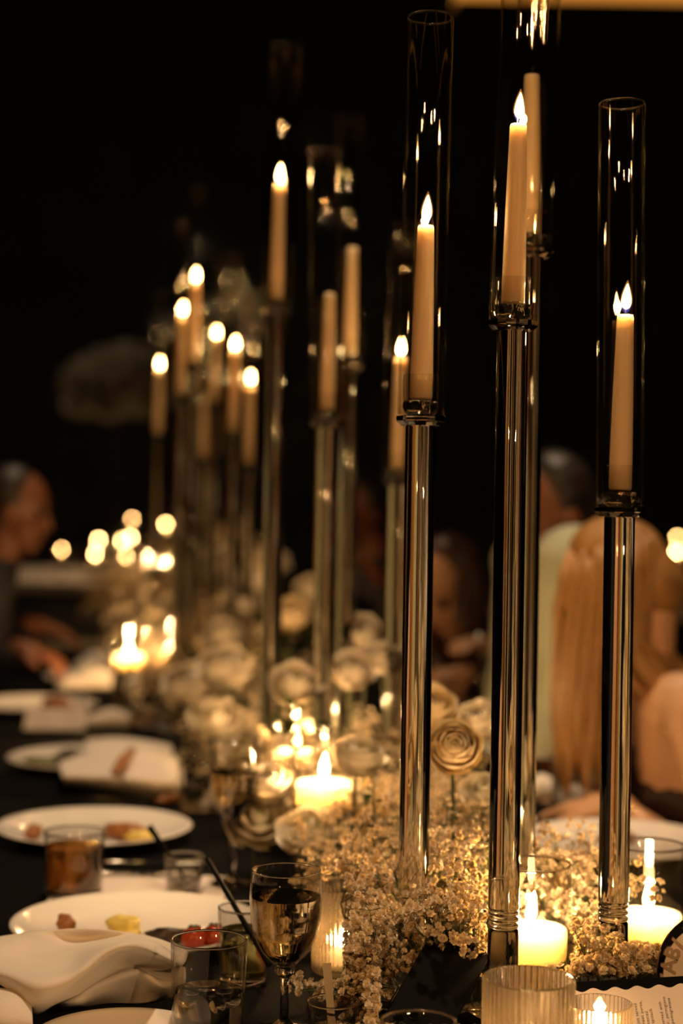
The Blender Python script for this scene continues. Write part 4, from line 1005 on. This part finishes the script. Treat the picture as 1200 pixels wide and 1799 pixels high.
def remesh(o, vox, sm=4):
    k = o.modifiers.new('r', 'REMESH'); k.mode = 'VOXEL'; k.voxel_size = vox; k.use_smooth_shade = True
    k = o.modifiers.new('s', 'SMOOTH'); k.factor = 0.5; k.iterations = sm
def head_mb(HM):
    m_ = MB()
    def skull(p):
        f = 1.0
        if p.y > 0.3 and p.z < 0.1: f *= 1 - 0.10 * (p.y - 0.3)
        return Vector((p.x * (1 - 0.12 * max(0, -p.z)), p.y, p.z)) * f
    sub = MB()
    sub.blob((0, -0.005, 0.03), (0.074, 0.094, 0.098), 20, 14, fn=skull)          # skull
    sub.blob((0, 0.030, -0.035), (0.056, 0.058, 0.072), 18, 12)                   # face and jaw
    sub.blob((0, 0.066, -0.092), (0.024, 0.020, 0.018), 12, 8)                    # chin
    sub.blob((0, 0.072, 0.032), (0.048, 0.018, 0.014), 12, 8)                     # brow
    for sx in (-1, 1):
        sub.blob((sx * 0.036, 0.058, -0.022), (0.022, 0.024, 0.022), 12, 8)       # cheek
        sub.blob((sx * 0.076, -0.004, -0.004), (0.008, 0.019, 0.030), 10, 8)      # ear
    sub.tube([(0, 0.084, 0.020), (0, 0.098, -0.005), (0, 0.106, -0.022), (0, 0.088, -0.034)], [0.009, 0.011, 0.014, 0.010], 10)   # nose
    sub.blob((0, 0.084, -0.054), (0.022, 0.012, 0.007), 10, 6); sub.blob((0, 0.082, -0.065), (0.020, 0.012, 0.008), 10, 6)          # lips
    return m_.merge(sub, HM)
def hand_mb(wrist, dirv, palm_n, curl=35, sgn=1):
    m_ = MB(); dirv = Vector(dirv).normalized(); n = Vector(palm_n); n = (n - dirv * n.dot(dirv)).normalized(); s_ = dirv.cross(n)
    W_ = Vector(wrist); fr = lambda x, y, z: W_ + s_ * x + dirv * y + n * z
    m_.capsule(fr(0, -0.02, 0), fr(0, 0.03, 0), 0.023, 0.026, 10)
    for x in (-0.028, -0.010, 0.009, 0.027): m_.capsule(fr(x * 0.6, 0.025, 0), fr(x, 0.080, 0), 0.014, 0.0125, 10)
    for x, L in zip((-0.031, -0.0105, 0.0105, 0.030), (0.058, 0.074, 0.080, 0.070) if sgn > 0 else (0.070, 0.080, 0.074, 0.058)):
        a = R(curl * 0.5); b_ = R(curl * 1.3); p0 = (x, 0.082); L1, L2 = L * 0.5, L * 0.5
        q0 = fr(x, 0.082, 0); q1 = fr(x * 1.1, 0.082 + L1 * math.cos(a), L1 * math.sin(a)); q2 = fr(x * 1.12, 0.082 + L1 * math.cos(a) + L2 * math.cos(b_), L1 * math.sin(a) + L2 * math.sin(b_))
        m_.capsule(q0, q1, 0.0098, 0.0088, 8); m_.capsule(q1, q2, 0.0088, 0.0072, 8)
    tx = sgn * 0.030
    q0 = fr(tx * 0.6, 0.015, 0.004); q1 = fr(tx * 1.5, 0.050, 0.014); q2 = fr(tx * 1.55, 0.082, 0.026)
    m_.capsule(q0, q1, 0.015, 0.0115, 8); m_.capsule(q1, q2, 0.0112, 0.0088, 8)
    return m_
def person(label, H, face, hyaw, hpitch, hands, skin, cloth, hair, hairkind, sleeves=1.0, seatback=0.0, bare_back=False, chair_label='', group=None, hunch=0.0):
    # H: head centre in the room; face: direction the body faces (degrees, 0 = +x); the seat follows from the body's length
    H = Vector(H); fa = R(face); f = Vector((math.cos(fa), math.sin(fa), 0)); rt = Vector((f.y, -f.x, 0)); up = Vector((0, 0, 1))
    v = H.z - 0.545; v = min(v, 0.715); hor = math.sqrt(max(0.0, 0.72 ** 2 - v * v)) + seatback
    S = Vector((H.x, H.y, 0)) - f * hor
    t = thing('person', label, 'person', S, 0, group)
    L = lambda p: Vector(p) - S
    pel = S + up * 0.545; spine = H - pel
    chest = pel + spine * 0.40 + (-f) * 0.035; sh = pel + spine * 0.655 - f * 0.02; neck = pel + spine * 0.76
    chest = chest + up * hunch * 0.5; sh = sh + up * hunch; neck = neck + up * hunch * 0.6
    hf = R(face + hyaw); hfw = Vector((math.cos(hf), math.sin(hf), 0)) * math.cos(R(hpitch)) + up * math.sin(R(hpitch))
    hr = Vector((math.sin(hf), -math.cos(hf), 0)); hu = hr.cross(hfw)
    HM = Matrix(((hr.x, hfw.x, hu.x, H.x - S.x), (hr.y, hfw.y, hu.y, H.y - S.y), (hr.z, hfw.z, hu.z, H.z - S.z), (0, 0, 0, 1)))
    body = MB(); cl = MB()
    body.merge(head_mb(HM))
    body.capsule(L(neck), L(H - hu * 0.05 - hfw * 0.015), 0.056, 0.052)
    def torso(m_, g):
        m_.capsule(L(pel - rt * 0.07), L(pel + rt * 0.07), 0.125 + g, 0.125 + g)
        m_.capsule(L(pel), L(chest), 0.125 + g, 0.130 + g)
        m_.capsule(L(pel + rt * 0.05), L(chest + rt * 0.055), 0.105 + g, 0.115 + g); m_.capsule(L(pel - rt * 0.05), L(chest - rt * 0.055), 0.105 + g, 0.115 + g)
        m_.capsule(L(chest - rt * 0.05), L(sh - rt * 0.10), 0.115 + g, 0.078 + g); m_.capsule(L(chest + rt * 0.05), L(sh + rt * 0.10), 0.115 + g, 0.078 + g)
        m_.capsule(L(sh - rt * 0.155), L(sh + rt * 0.155), 0.060 + g, 0.060 + g)
        m_.capsule(L(sh), L(neck), 0.085 + g, 0.058 + g * 0.5)
    torso(body, 0.0)
    if bare_back:
        gg = 0.008
        cl.capsule(L(pel - rt * 0.07), L(pel + rt * 0.07), 0.133, 0.133); cl.capsule(L(pel), L(chest), 0.133, 0.138); cl.capsule(L(chest - rt * 0.05), L(chest + rt * 0.05), 0.128, 0.128)
        for sx in (-1, 1): cl.tube([L(chest + rt * sx * 0.07 + f * 0.09), L(sh + rt * sx * 0.10 + up * 0.068), L(chest + rt * sx * 0.07 - f * 0.115)], 0.008, 8)
    else: torso(cl, 0.013)
    for sx in (-1, 1):      # legs, bent over the seat
        hip = pel + rt * sx * 0.09 - up * 0.01; knee = Vector((hip.x, hip.y, 0.50)) + f * 0.40 + rt * sx * 0.03; ank = Vector((knee.x, knee.y, 0.09)) - f * 0.04; toe = Vector((ank.x, ank.y, 0.028)) + f * 0.17
        body.capsule(L(hip), L(knee), 0.080, 0.056); body.capsule(L(knee), L(ank), 0.054, 0.036); body.capsule(L(Vector((ank.x, ank.y, 0.036)) - f * 0.03), L(toe), 0.034, 0.026)
        cl.capsule(L(hip), L(knee), 0.094, 0.070)
        if not bare_back: cl.capsule(L(knee), L(ank + up * 0.04), 0.068, 0.055)
    cuffs = []
    for sx, tgt, hdir, pn, pole in hands:
        a = sh + rt * sx * 0.185; tgt = Vector(tgt); hd = Vector(hdir).normalized(); wr = tgt - hd * 0.06
        el, wr2 = ik(a, wr, 0.285, 0.255, pole if pole else (-up + rt * sx * 0.5))
        body.capsule(L(a), L(el), 0.053, 0.041); body.capsule(L(el), L(wr2), 0.041, 0.026)
        body.merge(hand_mb(L(wr2), hd, pn, 38, -sx))
        if sleeves > 0:
            cl.capsule(L(a), L(a.lerp(el, min(1, sleeves * 1.15))), 0.066, 0.056)
            if sleeves > 0.9: cl.capsule(L(el), L(el.lerp(wr2, 0.86)), 0.055, 0.040)
    o = body.build('body', skin, t); remesh(o, 0.0065, 3); bo = o
    o = cl.build('clothes', cloth, t); remesh(o, 0.009, 4)
    ey = MB()
    for sx in (-1, 1):
        o = MB().blob(HM @ Vector((sx * 0.031, 0.079, 0.012)), 0.0115, 12, 8).build('eye', 'eye_dark', bo)
        MB().tube([HM @ Vector((sx * 0.014, 0.092, 0.033)), HM @ Vector((sx * 0.032, 0.092, 0.039)), HM @ Vector((sx * 0.050, 0.080, 0.033))], [0.003, 0.004, 0.002], 6).build('eyebrow', hair, bo)
    MB().blob((0, 0, 0), (0.019, 0.0045, 0.0055), 12, 6, M=HM.to_3x3().to_4x4()).build('mouth', 'lip', bo).location = HM @ Vector((0, 0.0925, -0.058))
    hb = MB()
    capf = lambda p: p * (1.0 if p.y < 0.25 else max(0.80, 1.0 - 0.35 * (p.y - 0.25))) * (1 + 0.02 * math.sin(17 * p.x + 9 * p.z))
    hb.blob(Vector((0, -0.020, 0.042)), (0.084, 0.096, 0.098), 24, 16, fn=capf)
    hb.blob(Vector((0, -0.050, -0.010)), (0.074, 0.064, 0.075), 20, 12)
    hm = MB().merge(hb, HM)
    if hairkind == 'short': o = hm.build('hair', hair, t); remesh(o, 0.007, 2)
    else:
        o = hm.build('hair', hair, t); remesh(o, 0.007, 2)
        r_ = random.Random(3); loc = MB(); inv = HM
        for k in range(170 if hairkind == 'long' else 90):
            a = r_.uniform(0.02, 1.0) * PI * 2; el_ = r_.uniform(0.0, 0.9)
            lx = math.cos(a); ly = math.sin(a)
            if ly > 0.15 and hairkind != 'long': continue
            p0 = HM @ Vector((lx * 0.078 * math.cos(el_), ly * 0.088 * math.cos(el_) - 0.02, 0.04 + 0.09 * math.sin(el_)))
            ctr_ = HM @ Vector((0, -0.015, 0.0)); out = (p0 - ctr_); out.z = 0; out = out.normalized() if out.length > 1e-4 else -f
            fwd = (p0 - L(H)).dot(f)
            if hairkind == 'long': zend = (0.80 + r_.uniform(-.03, .05)) if fwd > 0.035 else (0.92 + r_.uniform(-.04, .06))
            else: zend = H.z - 0.24 + r_.uniform(-.03, .03)
            pts = [p0 + Vector((0, 0, 0.004)), p0 + out * 0.007 + Vector((0, 0, -0.03))]
            z0_ = pts[-1].z; n = 7
            for i in range(1, n + 1):
                u = i / n; z = z0_ + (zend - z0_) * u
                q = Vector((pts[1].x, pts[1].y, z)) + out * (0.003 * math.sin(PI * u)) + Vector((0.008 * math.sin(3 * u + k), 0.008 * math.cos(2.6 * u + k), 0))
                if fwd <= 0.035:      # lies over the shoulder and back
                    zz = (z - (sh.z + 0.10)); 
                    if zz < 0: q += (-f) * min(0.13, -zz * 0.9) + out * 0.02
                pts.append(q)
            loc.tube(pts, [0.010, 0.014] + [0.014] * (n - 2) + [0.010, 0.003], 6, True, 0.6)
        loc.build('hair_lock', hair, t)
    chair(S + Vector((0, 0, 0.0)), fa - R(90), chair_label)
    return t
down = (0, 0, -1)
LEFTW = 180 + 11.3          # facing across the table from the right side
RIGHTW = 11.3
# blonde woman bent over the right side of the table
person('blonde woman with long straight hair and bare shoulders bending over the table', P(1094, 1045, 3.02), LEFTW - 2, -8, -42,
       [(1, P(965, 1410, 3.12), (-0.9, 0.1, -0.2), down, (0.5, 0.3, -1)), (-1, P(1020, 1418, 2.93), (-0.8, 0.5, -0.1), down, (0.6, -0.5, -0.8))],
       'skin_bright', 'dark_dress', 'blonde_hair', 'long', 0.0, -0.26, True, 'dark chair under the blonde woman')
person('man with dark hair in a sage green shirt leaning in behind the blonde woman', P(968, 905, 3.72), LEFTW + 6, 12, -20,
       [(1, P(930, 1175, 3.85), (-0.9, -0.2, 0.1), down, (0.3, 0.2, -1)), (-1, P(952, 1350, 3.52), (-0.7, -0.5, -0.1), down, (0.4, -0.4, -0.9))],
       'skin_dim', 'sage_shirt', 'dark_hair', 'short', 0.6, -0.12, False, 'dark chair under the man in the sage shirt', hunch=0.14)
person('brown haired woman in a dark dress looking down at her plate', P(792, 1035, 4.32), LEFTW + 30, 10, -35,
       [(1, P(770, 1195, 4.2), (-0.8, -0.2, -0.2), down, None), (-1, P(848, 1130, 4.05), (-0.7, -0.5, 0.2), down, None)],
       'skin', 'dark_dress', 'brown_hair', 'medium', 0.25, 0.05, False, 'dark chair under the brown haired woman')
person('dark haired guest in a black jacket, dim behind the second candle cluster', P(628, 905, 5.6), LEFTW + 10, 20, -10,
       [(1, P(560, 1040, 5.4), (-0.9, 0, 0), down, None), (-1, P(652, 1000, 5.35), (-0.5, -0.3, 0.6), down, None)],
       'skin_dim', 'black_suit', 'dark_hair', 'short', 1.0, 0.05, False, 'dark chair under the guest in the black jacket')
person('dark haired guest in black at the left, hands on the table edge', P(28, 900, 5.0), RIGHTW, -15, -12,
       [(1, P(72, 1150, 4.62), (0.8, -0.3, -0.2), down, None), (-1, P(95, 1105, 5.1), (0.9, 0.1, -0.2), down, None)],
       'skin_dim', 'black_suit', 'dark_hair', 'short', 1.0, 0.0, False, 'dark chair under the guest at the left')
# fork held by the brown haired woman
fp = thing('table_fork', 'shiny fork held upright by the brown haired woman', 'fork', P(847, 1185, 4.0))
a_ = P(843, 1135, 4.02) - P(847, 1185, 4.0)
MB().tube([a_ * 1.5, a_, (0, 0, 0)], [0.004, 0.0035, 0.003], 8).build('handle', 'steel', fp)
MB().blob((0, 0, -0.012), (0.011, 0.006, 0.014)).build('fork_head', 'steel', fp)
for k in range(4): MB().tube([((k - 1.5) * 0.005, 0, -0.02), ((k - 1.5) * 0.005, -0.004, -0.055)], [0.0016, 0.0008], 6).build('tine', 'steel', fp)

# ------------------------------------------------------------------ the far tables
def far_table(px, d, wx, wy, label):
    p = G(px, d); t = thing('banquet_table', label, 'table', (p.x, p.y, 0), 0.05)
    MB().box((0, 0, TAB - 0.02), (wx, wy, 0.03)).build('tabletop', 'dark_wood', t, False)
    for sx in (-1, 1):
        for sy in (-1, 1): MB().box((sx * (wx / 2 - 0.08), sy * (wy / 2 - 0.08), (TAB - 0.035) / 2), (0.05, 0.05, TAB - 0.035)).build('leg', 'dark_wood', t, False)
    m_ = MB(); z1 = TAB - 0.30; rows = []
    n = 48
    def ring(e, z):
        out = []
        for k in range(n):
            a = 2 * PI * k / n; c, s_ = math.cos(a), math.sin(a); q = 1 / max(abs(c), abs(s_)); out.append(Vector((c * q * (wx / 2 + e), s_ * q * (wy / 2 + e), z)))
        return out
    rs = [ring(0, TAB - 0.003), ring(0.006, TAB - 0.006), ring(0.012, TAB - 0.06)]
    v = [q for r in rs for q in r]; f = [tuple(range(n))]
    for i in range(2):
        for k in range(n): f.append(((i + 1) * n + k, (i + 1) * n + (k + 1) % n, i * n + (k + 1) % n, i * n + k))
    m_.add(v, f); m_.build('table_runner', 'white_cloth', t, False)
    return t
far_table(130, 11.4, 2.0, 2.0, 'far white topped table at the left, crowded with little lights')
far_table(1290, 9.4, 1.6, 1.4, 'far table beyond the blonde woman at the right edge')
FARV = [(232, 907, 12.2, 0.3), (203, 938, 11.6, 0.2), (215, 947, 11.9, 0.18), (173, 945, 11.2, 0.2), (229, 941, 11.0, 0.2), (167, 970, 10.7, 0.15), (222, 973, 10.9, 0.12), (260, 976, 11.4, 0.12), (291, 918, 12.3, 0.3), (108, 960, 10.9, 0.17), (1188, 966, 9.2, 0.3), (1189, 938, 9.6, 0.4)]
for k, (px, py, d, _) in enumerate(FARV):
    p = P(px, py, d); h = max(0.06, p.z - TAB)
    words = ['highest left light', 'left of the brightest pair', 'brightest light', 'leftmost of the bright lights', 'right of the bright pair', 'lowest left light', 'low middle light', 'low right light', 'light standing apart to the right', 'single dim light at the left end', 'lower light at the right edge', 'upper light at the right edge'][k]
    t = thing('hurricane_votive', 'glowing candle on a far table, ' + words, 'candle', (p.x, p.y, TAB + 0.001), 0, 'lights on the far tables')
    hb = max(0.02, h - 0.06)
    MB().lathe([(0, 0), (0.035, 0), (0.035, 0.006), (0.008, 0.012), (0.007, hb - 0.006), (0.03, hb), (0, hb)], 20).build('foot', 'cup_glass', t)
    MB().lathe([(0, hb + 0.0005), (0.026, hb + 0.0005), (0.026, hb + 0.03), (0, hb + 0.029)], 16).build('candle_body', 'wax_float', t)
    MB().tube([(0, 0, hb + 0.028), (0, 0, hb + 0.036)], 0.001, 5).build('wick', 'wick', t)
    candle_light(t, hb + 0.048, 1.2); f = put('flame', flame_mesh('flame_f', 'votive_flame', 0.0080, 0.026), t); f.location = (0, 0, hb + 0.034); f.scale = (1, 1, 1); sc_ = 0.62 if k in (9, 0, 7, 6, 11) else 1.0; f.scale = (sc_, sc_, sc_)
# tall flower arrangement on the far table
p = P(205, 682, 10.9); t = thing('tall_flower_arrangement', 'dim tall flower arrangement on a slender stand over the far left table', 'flowers', (p.x, p.y, TAB + 0.001))
hz = p.z - TAB
MB().lathe([(0, 0), (0.11, 0), (0.11, 0.012), (0.016, 0.02), (0.012, hz - 0.25), (0.06, hz - 0.18), (0, hz - 0.16)], 24).build('stand', 'dark_wood', t)
r_ = random.Random(11); m_ = MB()
for k in range(230):
    a = r_.random() * 2 * PI; u = r_.uniform(-0.7, 1); q = Vector((math.cos(a) * math.sqrt(max(0, 1 - u * u)), math.sin(a) * math.sqrt(max(0, 1 - u * u)), u)) * r_.uniform(0.6, 1.0)
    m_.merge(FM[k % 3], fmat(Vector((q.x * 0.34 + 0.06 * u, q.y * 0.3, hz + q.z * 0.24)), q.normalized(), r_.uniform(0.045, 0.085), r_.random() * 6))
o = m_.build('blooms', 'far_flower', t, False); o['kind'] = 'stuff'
m_ = MB()
for k in range(40):
    a = r_.random() * 6.28; m_.tube([(0, 0, hz - 0.18), (math.cos(a) * 0.1, math.sin(a) * 0.1, hz - 0.05), (math.cos(a) * 0.27, math.sin(a) * 0.25, hz + r_.uniform(-.1, .15))], 0.004, 4, False)
o = m_.build('stems', 'green_stem', t, False); o['kind'] = 'stuff'
